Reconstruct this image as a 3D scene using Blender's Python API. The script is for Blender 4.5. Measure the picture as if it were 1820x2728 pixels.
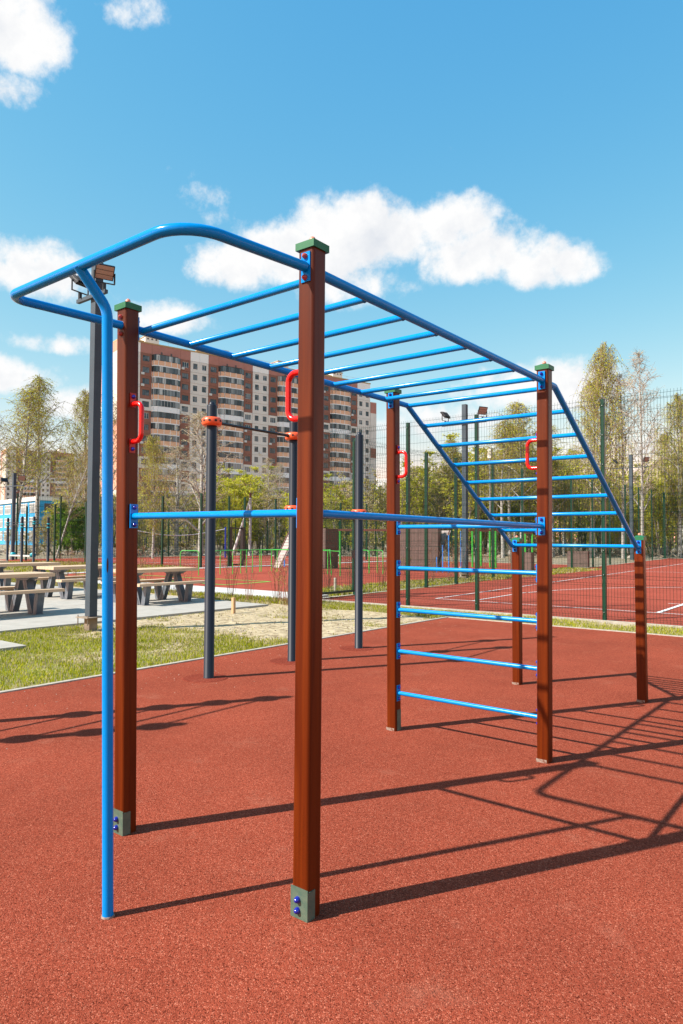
import bpy, bmesh, math, random
from mathutils import Vector, Matrix, noise
R = math.radians
scene = bpy.context.scene
for o in list(bpy.data.objects): bpy.data.objects.remove(o)
col = scene.collection

# ------------------------------------------------------------------ camera
F_PX, PITCH, ROLL, YAW = 1844.33, 0.0400, 0.0044, 0.6716
CAM = Vector((1.8428, -2.1022, 1.4757))
_cy, _sy = math.cos(YAW), math.sin(YAW)
FW = Vector((-_sy*math.cos(PITCH), _cy*math.cos(PITCH), math.sin(PITCH)))
_r = Vector((_cy, _sy, 0)); _u = _r.cross(FW)
RT = _r*math.cos(ROLL) + _u*math.sin(ROLL)
UP = -_r*math.sin(ROLL) + _u*math.cos(ROLL)
cd = bpy.data.cameras.new('camera'); cam = bpy.data.objects.new('camera', cd); col.objects.link(cam)
cd.sensor_fit = 'HORIZONTAL'; cd.sensor_width = 36; cd.lens = F_PX/1820*36
cd.clip_start = .05; cd.clip_end = 3000
M = Matrix((RT, UP, -FW)).transposed().to_4x4(); M.translation = CAM
cam.matrix_world = M
scene.camera = cam

def at(x, y, D):                      # photograph pixel and depth -> place
    d = FW + RT*((x-910)/F_PX) - UP*((y-1364)/F_PX)
    return CAM + d*D
def G(x, y, z=0.0):                   # photograph pixel -> place on the ground
    d = FW + RT*((x-910)/F_PX) - UP*((y-1364)/F_PX)
    return CAM + d*((z-CAM.z)/d.z)

# ------------------------------------------------------------------ light
SUN_AZ, SUN_EL = 240.3, 42.0          # mathematical azimuth of the sun
sd = bpy.data.lights.new('sun', 'SUN'); sun = bpy.data.objects.new('sun', sd); col.objects.link(sun)
sd.energy = 5.0; sd.angle = R(.53); sd.color = (1, .95, .88)
sv = Vector((math.cos(R(SUN_AZ))*math.cos(R(SUN_EL)), math.sin(R(SUN_AZ))*math.cos(R(SUN_EL)), math.sin(R(SUN_EL))))
sun.rotation_euler = sv.to_track_quat('Z', 'Y').to_euler()
scene.view_settings.view_transform = 'Standard'; scene.view_settings.look = 'None'
scene.view_settings.exposure = 0.85; scene.view_settings.gamma = 1
scene.view_settings.use_curve_mapping = False

W = bpy.data.worlds.new('World'); scene.world = W; W.use_nodes = True
nt = W.node_tree; N = nt.nodes; L = nt.links
for n in list(N): N.remove(n)
def nd(t, **k):
    n = N.new(t)
    for a, b in k.items(): setattr(n, a, b)
    return n
def val(x):
    return x
def mth(op, a, b=None, c=None, clamp=False):
    n = nd('ShaderNodeMath', operation=op, use_clamp=clamp)
    for i, v in enumerate((a, b, c)):
        if v is None: continue
        if isinstance(v, (int, float)): n.inputs[i].default_value = v
        else: L.new(v, n.inputs[i])
    return n.outputs[0]
sky = nd('ShaderNodeTexSky', sky_type='NISHITA', sun_disc=False)
sky.sun_elevation = R(SUN_EL); sky.sun_rotation = R(90-SUN_AZ)
sky.altitude = 150; sky.air_density = 1.0; sky.dust_density = .3; sky.ozone_density = 2.2
tc = nd('ShaderNodeTexCoord')
sep = nd('ShaderNodeSeparateXYZ'); L.new(tc.outputs['Generated'], sep.inputs[0])
az = mth('MULTIPLY', mth('ARCTAN2', sep.outputs[1], sep.outputs[0]), 180/math.pi)
el = mth('MULTIPLY', mth('ARCSINE', sep.outputs[2]), 180/math.pi)
nz = nd('ShaderNodeTexNoise', noise_dimensions='3D'); nz.inputs['Scale'].default_value = 9
nz.inputs['Detail'].default_value = 7; nz.inputs['Roughness'].default_value = .58
L.new(tc.outputs['Generated'], nz.inputs['Vector'])
nz2 = nd('ShaderNodeTexNoise', noise_dimensions='3D'); nz2.inputs['Scale'].default_value = 2.6
nz2.inputs['Detail'].default_value = 6; nz2.inputs['Roughness'].default_value = .55
mp = nd('ShaderNodeMapping'); mp.inputs['Scale'].default_value = (1, 1, 2.2); mp.inputs['Location'].default_value = (3.1, .4, 1.7)
L.new(tc.outputs['Generated'], mp.inputs[0]); L.new(mp.outputs[0], nz2.inputs['Vector'])
# the fair-weather clouds that stand in the sky: azimuth, elevation, half width, half height (degrees)
CLOUDS = [(125.0,23.6,6.6,3.3,1.2),(130.5,24.2,5.0,2.9,1.1),(120.5,24.0,5.0,2.7,1.1),(118.0,22.0,5.6,2.8,1.15),(131.5,22.6,6.2,3.2,1.25),(137.2,21.5,3.9,2.3,.95),(111.6,20.9,4.6,2.1,.95),(127,20.4,6,2.2,.9),
          (156.2,34.2,5.2,3.4,1.25),(155.3,30.6,3.0,1.5,.8),(146,36.8,3.5,1.3,.7),(152.5,19.4,6.5,2.5,.95),(143.5,17.2,4.6,1.5,.8),(151.5,14.6,4,1.0,.75),
          (155.8,11.9,4.6,1.7,.95),(148.0,10.2,4.2,1.5,.8),(140.0,26.2,2.0,1.5,.5),(138.8,24.9,2.0,1.2,.42),(141.5,27.5,2.4,.8,.3),(122,29.5,3,.7,.3),(111.0,11.8,7.5,2.2,.95),(121,9.5,8,1.6,.7),
          (102,7,9,2.5,.7),(163,24,5,4,.9),(170,14,9,4,.9),(86,18,6,3,.9),(60,24,8,4,.9),(205,25,9,5,.9),(20,20,9,4,.9),(310,22,11,4,.9)]
tot = None
for a0, e0, wa, he, wt in CLOUDS:
    da = mth('SUBTRACT', az, a0 if a0 <= 180 else a0-360)
    dx = mth('MULTIPLY', da, 1/wa)
    de = mth('SUBTRACT', el, e0)
    # clouds are flatter underneath
    dy = mth('MULTIPLY', mth('MAXIMUM', mth('MULTIPLY', de, 1.0), mth('MULTIPLY', de, -1.35)), 1/he)
    r2 = mth('ADD', mth('MULTIPLY', dx, dx), mth('MULTIPLY', dy, dy))
    g = mth('MULTIPLY', mth('SUBTRACT', 1.0, mth('MULTIPLY', r2, .55)), wt)
    tot = g if tot is None else mth('MAXIMUM', tot, g)
tot = mth('MAXIMUM', tot, -1.0)
thin = mth('MULTIPLY', mth('SUBTRACT', nz2.outputs[0], .5), .5)
nz3 = nd('ShaderNodeTexNoise', noise_dimensions='3D'); nz3.inputs['Scale'].default_value = 34
nz3.inputs['Detail'].default_value = 6; nz3.inputs['Roughness'].default_value = .65; L.new(tc.outputs['Generated'], nz3.inputs['Vector'])
thin = mth('ADD', thin, mth('MULTIPLY', mth('SUBTRACT', nz3.outputs[0], .5), 1.0))
dens = mth('ADD', mth('ADD', tot, mth('MULTIPLY', mth('SUBTRACT', nz.outputs[0], .5), 1.75)), thin)
mr = nd('ShaderNodeMapRange', interpolation_type='SMOOTHSTEP')
mr.inputs['From Min'].default_value = .3; mr.inputs['From Max'].default_value = .9
L.new(dens, mr.inputs['Value'])
# inner modelling of the clouds: a little grey where they are thick
mr2 = nd('ShaderNodeMapRange'); mr2.inputs['From Min'].default_value = .75; mr2.inputs['From Max'].default_value = 1.7
L.new(dens, mr2.inputs['Value'])
cm = nd('ShaderNodeMixRGB'); cm.inputs[1].default_value = (7.6, 7.6, 7.6, 1); cm.inputs[2].default_value = (5.6, 5.9, 6.4, 1)
L.new(mr2.outputs[0], cm.inputs[0])
hs = nd('ShaderNodeHueSaturation'); hs.inputs['Hue'].default_value = .485; hs.inputs['Saturation'].default_value = 1.18; hs.inputs['Value'].default_value = 1.15
L.new(sky.outputs[0], hs.inputs['Color'])
sp3 = nd('ShaderNodeSeparateColor'); L.new(hs.outputs[0], sp3.inputs[0]); cb = nd('ShaderNodeCombineColor')
for i, (k_, p_) in enumerate(((1.68,1.27),(2.33,.68),(4.4,.25))): L.new(mth('MULTIPLY', mth('POWER', sp3.outputs[i], p_), k_), cb.inputs[i])
off = nd('ShaderNodeVectorMath', operation='ADD'); L.new(tc.outputs['Generated'], off.inputs[0]); off.inputs[1].default_value = (-.009, -.016, .016)
nz4 = nd('ShaderNodeTexNoise', noise_dimensions='3D'); nz4.inputs['Scale'].default_value = 9; nz4.inputs['Detail'].default_value = 7; nz4.inputs['Roughness'].default_value = .58; L.new(off.outputs[0], nz4.inputs['Vector'])
rel = mth('MULTIPLY', mth('SUBTRACT', nz4.outputs[0], nz.outputs[0]), 3.2)
L.new(mth('MAXIMUM', 0.0, mth('ADD', mth('MULTIPLY', mr2.outputs[0], .6), rel), clamp=True), cm.inputs[0])
mx = nd('ShaderNodeMixRGB'); L.new(mr.outputs[0], mx.inputs[0]); L.new(cb.outputs[0], mx.inputs[1]); L.new(cm.outputs[0], mx.inputs[2])
bg = nd('ShaderNodeBackground'); bg.inputs['Strength'].default_value = .073
L.new(mx.outputs[0], bg.inputs[0]); wo = nd('ShaderNodeOutputWorld'); L.new(bg.outputs[0], wo.inputs[0])

# ------------------------------------------------------------------ materials
MATS = {}
def mat(name, c, rough=.6, spec=.5, metal=0, n=0, nscale=8, c2=None, bump=0, bscale=None, stretch=None, detail=4, coord='Object', trans=0, lo=.35, hi=.65, coat=0, bdist=.01):
    m = bpy.data.materials.new(name); m.use_nodes = True; t = m.node_tree; b = t.nodes['Principled BSDF']
    b.inputs['Base Color'].default_value = (*c, 1); b.inputs['Roughness'].default_value = rough
    b.inputs['Specular IOR Level'].default_value = spec; b.inputs['Metallic'].default_value = metal
    b.inputs['Coat Weight'].default_value = coat; b.inputs['Coat Roughness'].default_value = .08
    tcn = t.nodes.new('ShaderNodeTexCoord'); src = tcn.outputs[coord]
    if coord == 'World':
        pass
    if stretch:
        mpn = t.nodes.new('ShaderNodeMapping'); mpn.inputs['Scale'].default_value = stretch
        t.links.new(src, mpn.inputs[0]); src = mpn.outputs[0]
    if c2 is not None:
        nn = t.nodes.new('ShaderNodeTexNoise'); nn.inputs['Scale'].default_value = nscale; nn.inputs['Detail'].default_value = detail
        nn.inputs['Roughness'].default_value = .6
        t.links.new(src, nn.inputs['Vector'])
        r_ = t.nodes.new('ShaderNodeValToRGB'); r_.color_ramp.elements[0].position = lo; r_.color_ramp.elements[1].position = hi
        r_.color_ramp.elements[0].color = (*c, 1); r_.color_ramp.elements[1].color = (*c2, 1)
        t.links.new(nn.outputs[0], r_.inputs[0]); t.links.new(r_.outputs[0], b.inputs['Base Color'])
    if bump:
        bn = t.nodes.new('ShaderNodeTexNoise'); bn.inputs['Scale'].default_value = bscale or nscale; bn.inputs['Detail'].default_value = 3
        t.links.new(src, bn.inputs['Vector'])
        bp = t.nodes.new('ShaderNodeBump'); bp.inputs['Strength'].default_value = bump; bp.inputs['Distance'].default_value = bdist
        t.links.new(bn.outputs[0], bp.inputs['Height']); t.links.new(bp.outputs[0], b.inputs['Normal'])
    MATS[name] = m
    return m
def node_mat(name):
    m = bpy.data.materials.new(name); m.use_nodes = True; MATS[name] = m
    return m, m.node_tree, m.node_tree.nodes['Principled BSDF']

# rubber crumb surface
def rubber(name, base, light, dark):
    m, t, b = node_mat(name); n = t.nodes; l = t.links
    tcn = n.new('ShaderNodeTexCoord')
    v = n.new('ShaderNodeTexVoronoi'); v.inputs['Scale'].default_value = 260; l.new(tcn.outputs['Object'], v.inputs['Vector'])
    s = n.new('ShaderNodeSeparateColor'); l.new(v.outputs['Color'], s.inputs[0])
    r1 = n.new('ShaderNodeValToRGB'); e = r1.color_ramp.elements
    e[0].position = 0; e[0].color = (*dark, 1); e[1].position = .35; e[1].color = (*base, 1)
    x = e.new(.85); x.color = (*base, 1); x = e.new(1); x.color = (*light, 1)
    l.new(s.outputs[0], r1.inputs[0])
    big = n.new('ShaderNodeTexNoise'); big.inputs['Scale'].default_value = .9; big.inputs['Detail'].default_value = 7; big.inputs['Roughness'].default_value = .65
    l.new(tcn.outputs['Object'], big.inputs['Vector'])
    mrr = n.new('ShaderNodeMapRange'); mrr.inputs['From Min'].default_value = .3; mrr.inputs['From Max'].default_value = .7
    mrr.inputs['To Min'].default_value = .86; mrr.inputs['To Max'].default_value = 1.16
    l.new(big.outputs[0], mrr.inputs['Value'])
    g2 = n.new('ShaderNodeTexNoise'); g2.inputs['Scale'].default_value = 60; g2.inputs['Detail'].default_value = 4
    l.new(tcn.outputs['Object'], g2.inputs['Vector'])
    m3 = n.new('ShaderNodeMapRange'); m3.inputs['From Min'].default_value = .3; m3.inputs['From Max'].default_value = .7
    m3.inputs['To Min'].default_value = .88; m3.inputs['To Max'].default_value = 1.12; l.new(g2.outputs[0], m3.inputs['Value'])
    mu = n.new('ShaderNodeMath'); mu.operation = 'MULTIPLY'; l.new(mrr.outputs[0], mu.inputs[0]); l.new(m3.outputs[0], mu.inputs[1])
    vm = n.new('ShaderNodeVectorMath'); vm.operation = 'SCALE'; l.new(r1.outputs[0], vm.inputs[0]); l.new(mu.outputs[0], vm.inputs['Scale'])
    # pale dust scuffs
    sc = n.new('ShaderNodeTexNoise'); sc.inputs['Scale'].default_value = 2.3; sc.inputs['Detail'].default_value = 9; sc.inputs['Roughness'].default_value = .75
    l.new(tcn.outputs['Object'], sc.inputs['Vector'])
    m4 = n.new('ShaderNodeMapRange'); m4.inputs['From Min'].default_value = .56; m4.inputs['From Max'].default_value = .8; m4.inputs['To Max'].default_value = .38
    l.new(sc.outputs[0], m4.inputs['Value'])
    mc = n.new('ShaderNodeMixRGB'); mc.inputs[2].default_value = (.38, .17, .11, 1); l.new(m4.outputs[0], mc.inputs[0]); l.new(vm.outputs[0], mc.inputs[1])
    l.new(mc.outputs[0], b.inputs['Base Color'])
    b.inputs['Roughness'].default_value = .95; b.inputs['Specular IOR Level'].default_value = .06
    bp = n.new('ShaderNodeBump'); bp.inputs['Strength'].default_value = .8; bp.inputs['Distance'].default_value = .0025
    l.new(v.outputs['Distance'], bp.inputs['Height']); bp.invert = True
    l.new(bp.outputs[0], b.inputs['Normal'])
    return m
rubber('rubber_red', (.26, .052, .027), (.46, .15, .09), (.07, .011, .005))
rubber('rubber_court', (.3, .062, .038), (.35, .08, .052), (.26, .052, .032))

rubber('rubber_patch', (.2, .034, .018), (.4, .12, .08), (.06, .01, .005))
# stained pine post
def wood_stain():
    m, t, b = node_mat('stained_pine'); n = t.nodes; l = t.links
    tcn = n.new('ShaderNodeTexCoord')
    oi = n.new('ShaderNodeObjectInfo')
    add = n.new('ShaderNodeVectorMath'); add.operation = 'ADD'; l.new(tcn.outputs['Object'], add.inputs[0])
    sc = n.new('ShaderNodeVectorMath'); sc.operation = 'SCALE'; sc.inputs[0].default_value = (7, 3, 11); l.new(oi.outputs['Random'], sc.inputs['Scale']); l.new(sc.outputs[0], add.inputs[1])
    mp_ = n.new('ShaderNodeMapping'); mp_.inputs['Scale'].default_value = (34, 34, 1.3); l.new(add.outputs[0], mp_.inputs[0])
    nn = n.new('ShaderNodeTexNoise'); nn.inputs['Scale'].default_value = 1; nn.inputs['Detail'].default_value = 5; nn.inputs['Distortion'].default_value = .6; l.new(mp_.outputs[0], nn.inputs['Vector'])
    r_ = n.new('ShaderNodeValToRGB'); e = r_.color_ramp.elements
    e[0].position = .3; e[0].color = (.07, .0085, .001, 1); e[1].position = .72; e[1].color = (.135, .022, .002, 1)
    l.new(nn.outputs[0], r_.inputs[0])
    # knots
    mp2 = n.new('ShaderNodeMapping'); mp2.inputs['Scale'].default_value = (9, 9, 2.6); l.new(add.outputs[0], mp2.inputs[0])
    vo = n.new('ShaderNodeTexVoronoi'); vo.inputs['Scale'].default_value = 1; l.new(mp2.outputs[0], vo.inputs['Vector'])
    mk = n.new('ShaderNodeMapRange'); mk.inputs['From Min'].default_value = .03; mk.inputs['From Max'].default_value = .1; mk.inputs['To Min'].default_value = .6; mk.inputs['To Max'].default_value = 0
    l.new(vo.outputs['Distance'], mk.inputs['Value'])
    mm = n.new('ShaderNodeMixRGB'); mm.inputs[2].default_value = (.09, .02, .008, 1); l.new(mk.outputs[0], mm.inputs[0]); l.new(r_.outputs[0], mm.inputs[1])
    # weathered, browner towards the exposed top
    sx = n.new('ShaderNodeSeparateXYZ'); l.new(tcn.outputs['Object'], sx.inputs[0])
    mz = n.new('ShaderNodeMapRange'); mz.inputs['From Min'].default_value = 1.5; mz.inputs['From Max'].default_value = 2.7; mz.inputs['To Max'].default_value = .55
    l.new(sx.outputs[2], mz.inputs['Value'])
    mw = n.new('ShaderNodeMixRGB'); mw.inputs[2].default_value = (.07, .02, .009, 1); l.new(mz.outputs[0], mw.inputs[0]); l.new(mm.outputs[0], mw.inputs[1])
    l.new(mw.outputs[0], b.inputs['Base Color'])
    b.inputs['Roughness'].default_value = .34; b.inputs['Specular IOR Level'].default_value = .2; 
    bp = n.new('ShaderNodeBump'); bp.inputs['Strength'].default_value = .25; bp.inputs['Distance'].default_value = .002
    l.new(nn.outputs[0], bp.inputs['Height']); l.new(bp.outputs[0], b.inputs['Normal'])
wood_stain()
mat('blue_paint', (.0, .215, .6), rough=.2, spec=.2, c2=(.0, .23, .63), nscale=30, bump=.05, bscale=60, bdist=.002)
mat('red_paint', (.66, .006, .004), rough=.2, spec=.5)
mat('red_plate', (.4, .006, .006), rough=.35)
mat('blue_bolt', (.008, .015, .25), rough=.15, spec=.6)
mat('red_bolt', (.36, .045, .035), rough=.4)
mat('orange_bolt', (.75, .22, .14), rough=.4)
mat('green_plastic', (.015, .12, .045), rough=.45, spec=.3, c2=(.022, .145, .055), nscale=20)
mat('bracket_green', (.05, .1, .072), rough=.55, c2=(.09, .13, .09), nscale=25)
mat('worn_foot', (.3, .25, .2), rough=.9, c2=(.14, .05, .03), nscale=60, detail=6)
mat('graphite_paint', (.013, .016, .025), rough=.4, spec=.3)
mat('orange_plastic', (.78, .1, .025), rough=.38)
mat('hole_dark', (.03, .008, .005), rough=.8)
mat('cyan_plastic', (.0, .3, .36), rough=.4)
mat('black_steel', (.008, .009, .011), rough=.4)
mat('lamp_steel', (.05, .066, .08), rough=.6, spec=.2, c2=(.06, .078, .094), nscale=3)
mat('led_panel', (.36, .24, .19), rough=.35)
mat('fence_green', (.0, .036, .019), rough=.4, spec=.3)
mat('fence_wire', (.001, .02, .012), rough=.6, spec=.12)
mat('galvanised', (.42, .45, .47), rough=.4, metal=.5)
mat('white_line', (.78, .76, .72), rough=.7, c2=(.6, .5, .45), nscale=8, lo=.5, hi=.9)
mat('green_line', (.12, .55, .06), rough=.7)
mat('kerb_pale', (.42, .38, .31), rough=.9, c2=(.32, .28, .22), nscale=14, bump=.3, bscale=40)
mat('concrete_slab', (.4, .37, .32), rough=.9, c2=(.31, .285, .24), nscale=3.5, detail=9, bump=.2, bscale=50, lo=.3, hi=.72)
mat('concrete_pale', (.62, .6, .56), rough=.9, c2=(.42, .4, .36), nscale=5, detail=9, bump=.4, bscale=30)
mat('bench_wood', (.5, .35, .22), rough=.6, spec=.2, c2=(.6, .44, .3), nscale=2.5, stretch=(12, 1, 12), detail=6)
mat('table_steel', (.08, .098, .115), rough=.4, spec=.4, c2=(.14, .16, .18), nscale=7, detail=6)
mat('lime_paint', (.05, .42, .05), rough=.4)
mat('park_blue', (.01, .22, .7), rough=.4)
mat('board_brown', (.12, .075, .06), rough=.7, c2=(.15, .095, .08), nscale=6)
mat('ramp_brown', (.36, .3, .27), rough=.8)
mat('beam_brown', (.12, .035, .02), rough=.6)
mat('net_blue', (.02, .04, .4), rough=.5)
mat('net_white', (.6, .6, .62), rough=.8)
mat('raw_timber', (.5, .3, .15), rough=.8)
mat('utility_concrete', (.5, .48, .45), rough=.9)
mat('bark_birch', (.4, .38, .34), rough=.85, c2=(.05, .04, .03), nscale=7, stretch=(1, 1, 2.2), detail=6, lo=.52, hi=.62)
mat('bark_grey', (.19, .155, .12), rough=.9, c2=(.3, .26, .2), nscale=6)
mat('twig_pale', (.36, .29, .21), rough=.9)
mat('twig_brown', (.24, .17, .1), rough=.9)
mat('twig_red', (.2, .08, .05), rough=.9)
mat('roof_trim', (.45, .3, .14), rough=.8)
mat('wall_brown', (.25, .105, .07), rough=.85, c2=(.29, .125, .09), nscale=.6)
mat('wall_pink', (.4, .17, .13), rough=.85, c2=(.44, .2, .16), nscale=.5)
mat('wall_grey', (.66, .61, .56), rough=.85, c2=(.72, .67, .61), nscale=.5)
mat('wall_white', (.85, .83, .8), rough=.85)
mat('joint_grey', (.42, .34, .28), rough=.9)
mat('wall_end', (.5, .45, .38), rough=.85, c2=(.55, .5, .42), nscale=.4)
mat('wall_salmon', (.5, .24, .16), rough=.85)
mat('parapet_peach', (.75, .43, .27), rough=.8)
mat('parapet_white', (.82, .82, .82), rough=.8)
mat('window_frame', (.1, .07, .06), rough=.6)
mat('window_frame_white', (.62, .62, .62), rough=.6)
mat('school_blue', (.02, .33, .62), rough=.6)
mat('school_white', (.7, .68, .62), rough=.7)
mat('aircon_white', (.6, .6, .58), rough=.6)
def glass(name, c, c2, sc=.6):
    m, t, b = node_mat(name); n = t.nodes; l = t.links
    oi = n.new('ShaderNodeObjectInfo'); tcn = n.new('ShaderNodeTexCoord')
    a = n.new('ShaderNodeVectorMath'); a.operation = 'ADD'; l.new(tcn.outputs['Object'], a.inputs[0]); l.new(oi.outputs['Location'], a.inputs[1])
    nn = n.new('ShaderNodeTexVoronoi'); nn.inputs['Scale'].default_value = sc; l.new(a.outputs[0], nn.inputs['Vector'])
    s_ = n.new('ShaderNodeSeparateColor'); l.new(nn.outputs['Color'], s_.inputs[0])
    r_ = n.new('ShaderNodeValToRGB'); r_.color_ramp.elements[0].position = .3; r_.color_ramp.elements[1].position = .95
    r_.color_ramp.elements[0].color = (*c, 1); r_.color_ramp.elements[1].color = (*c2, 1)
    l.new(s_.outputs[1], r_.inputs[0]); l.new(r_.outputs[0], b.inputs['Base Color'])
    b.inputs['Roughness'].default_value = .12; b.inputs['Specular IOR Level'].default_value = .6
glass('pane_glass', (.02, .035, .045), (.16, .17, .18))
def pane_rows():
    m, t, b = node_mat('balcony_glass'); n = t.nodes; l = t.links
    tcn = n.new('ShaderNodeTexCoord'); oi = n.new('ShaderNodeObjectInfo'); sx = n.new('ShaderNodeSeparateXYZ'); l.new(tcn.outputs['Object'], sx.inputs[0])
    fl = n.new('ShaderNodeMath'); fl.operation = 'MULTIPLY'; fl.inputs[1].default_value = 1.22; l.new(sx.outputs[0], fl.inputs[0])
    f2 = n.new('ShaderNodeMath'); f2.operation = 'FLOOR'; l.new(fl.outputs[0], f2.inputs[0])
    cx = n.new('ShaderNodeCombineXYZ'); l.new(f2.outputs[0], cx.inputs[0]); l.new(oi.outputs['Random'], cx.inputs[1])
    wn = n.new('ShaderNodeTexWhiteNoise'); l.new(cx.outputs[0], wn.inputs['Vector'])
    r_ = n.new('ShaderNodeValToRGB'); e = r_.color_ramp.elements; e[0].position = .25; e[0].color = (.03, .04, .045, 1); e[1].position = 1; e[1].color = (.5, .5, .48, 1)
    x = e.new(.7); x.color = (.17, .19, .2, 1); l.new(wn.outputs[0], r_.inputs[0]); l.new(r_.outputs[0], b.inputs['Base Color'])
    b.inputs['Roughness'].default_value = .15
pane_rows()
def leafmat(name, c, c2):
    m, t, b = node_mat(name); n = t.nodes; l = t.links
    oi = n.new('ShaderNodeObjectInfo'); tcn = n.new('ShaderNodeTexCoord')
    nn = n.new('ShaderNodeTexNoise'); nn.inputs['Scale'].default_value = .9; nn.inputs['Detail'].default_value = 5; l.new(tcn.outputs['Object'], nn.inputs['Vector'])
    ad = n.new('ShaderNodeMath'); ad.operation = 'ADD'; l.new(nn.outputs[0], ad.inputs[0])
    mu = n.new('ShaderNodeMath'); mu.operation = 'MULTIPLY_ADD'; mu.inputs[1].default_value = .5; mu.inputs[2].default_value = -.25; l.new(oi.outputs['Random'], mu.inputs[0]); l.new(mu.outputs[0], ad.inputs[1])
    r_ = n.new('ShaderNodeValToRGB'); r_.color_ramp.elements[0].position = .25; r_.color_ramp.elements[1].position = .75
    r_.color_ramp.elements[0].color = (*c, 1); r_.color_ramp.elements[1].color = (*c2, 1); l.new(ad.outputs[0], r_.inputs[0])
    l.new(r_.outputs[0], b.inputs['Base Color']); b.inputs['Roughness'].default_value = .7; b.inputs['Specular IOR Level'].default_value = .06
    tr = n.new('ShaderNodeBsdfTranslucent'); l.new(r_.outputs[0], tr.inputs[0])
    mxs = n.new('ShaderNodeMixShader'); mxs.inputs[0].default_value = .35
    l.new(b.outputs[0], mxs.inputs[1]); l.new(tr.outputs[0], mxs.inputs[2])
    l.new(mxs.outputs[0], n['Material Output'].inputs[0])
leafmat('leaf_spring', (.36, .38, .03), (.6, .58, .06))
leafmat('leaf_olive', (.38, .32, .07), (.52, .46, .12))
leafmat('leaf_bud', (.4, .36, .18), (.5, .46, .26))
leafmat('leaf_green', (.09, .2, .02), (.2, .34, .04))
leafmat('grass_blade', (.2, .22, .006), (.42, .4, .025))
leafmat('grass_dry', (.38, .31, .15), (.5, .42, .24))
def soil():
    m, t, b = node_mat('soil_and_grass'); n = t.nodes; l = t.links
    tcn = n.new('ShaderNodeTexCoord')
    at_ = n.new('ShaderNodeVertexColor'); at_.layer_name = 'cover'
    s_ = n.new('ShaderNodeSeparateColor'); l.new(at_.outputs[0], s_.inputs[0])
    n1 = n.new('ShaderNodeTexNoise'); n1.inputs['Scale'].default_value = 9; n1.inputs['Detail'].default_value = 8; n1.inputs['Roughness'].default_value = .7; l.new(tcn.outputs['Object'], n1.inputs['Vector'])
    r1 = n.new('ShaderNodeValToRGB'); e = r1.color_ramp.elements; e[0].position = .36; e[0].color = (.2, .145, .08, 1); e[1].position = .58; e[1].color = (.5, .4, .25, 1)
    l.new(n1.outputs[0], r1.inputs[0])
    n2 = n.new('ShaderNodeTexNoise'); n2.inputs['Scale'].default_value = 35; n2.inputs['Detail'].default_value = 5; l.new(tcn.outputs['Object'], n2.inputs['Vector'])
    r2 = n.new('ShaderNodeValToRGB'); e = r2.color_ramp.elements; e[0].position = .35; e[0].color = (.1, .12, .01, 1); e[1].position = .65; e[1].color = (.24, .25, .04, 1)
    l.new(n2.outputs[0], r2.inputs[0])
    ad = n.new('ShaderNodeMath'); ad.operation = 'ADD'; l.new(s_.outputs[0], ad.inputs[0])
    k = n.new('ShaderNodeMath'); k.operation = 'MULTIPLY_ADD'; k.inputs[1].default_value = 1.4; k.inputs[2].default_value = -.7; l.new(n2.outputs[0], k.inputs[0]); l.new(k.outputs[0], ad.inputs[1])
    mrr = n.new('ShaderNodeMapRange'); mrr.inputs['From Min'].default_value = .4; mrr.inputs['From Max'].default_value = .75; l.new(ad.outputs[0], mrr.inputs['Value'])
    mc = n.new('ShaderNodeMixRGB'); l.new(mrr.outputs[0], mc.inputs[0]); l.new(r1.outputs[0], mc.inputs[1]); l.new(r2.outputs[0], mc.inputs[2])
    l.new(mc.outputs[0], b.inputs['Base Color']); b.inputs['Roughness'].default_value = .95; b.inputs['Specular IOR Level'].default_value = .15
    bp = n.new('ShaderNodeBump'); bp.inputs['Strength'].default_value = .8; bp.inputs['Distance'].default_value = .02
    l.new(n1.outputs[0], bp.inputs['Height']); l.new(bp.outputs[0], b.inputs['Normal'])
soil()
mat('dirt', (.36, .29, .2), rough=.95, c2=(.17, .14, .08), nscale=1.4, detail=10, bump=.8, bscale=3, bdist=.08, lo=.38, hi=.6)
mat('debris_brown', (.3, .23, .16), rough=.95, c2=(.15, .11, .08), nscale=3)

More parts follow.
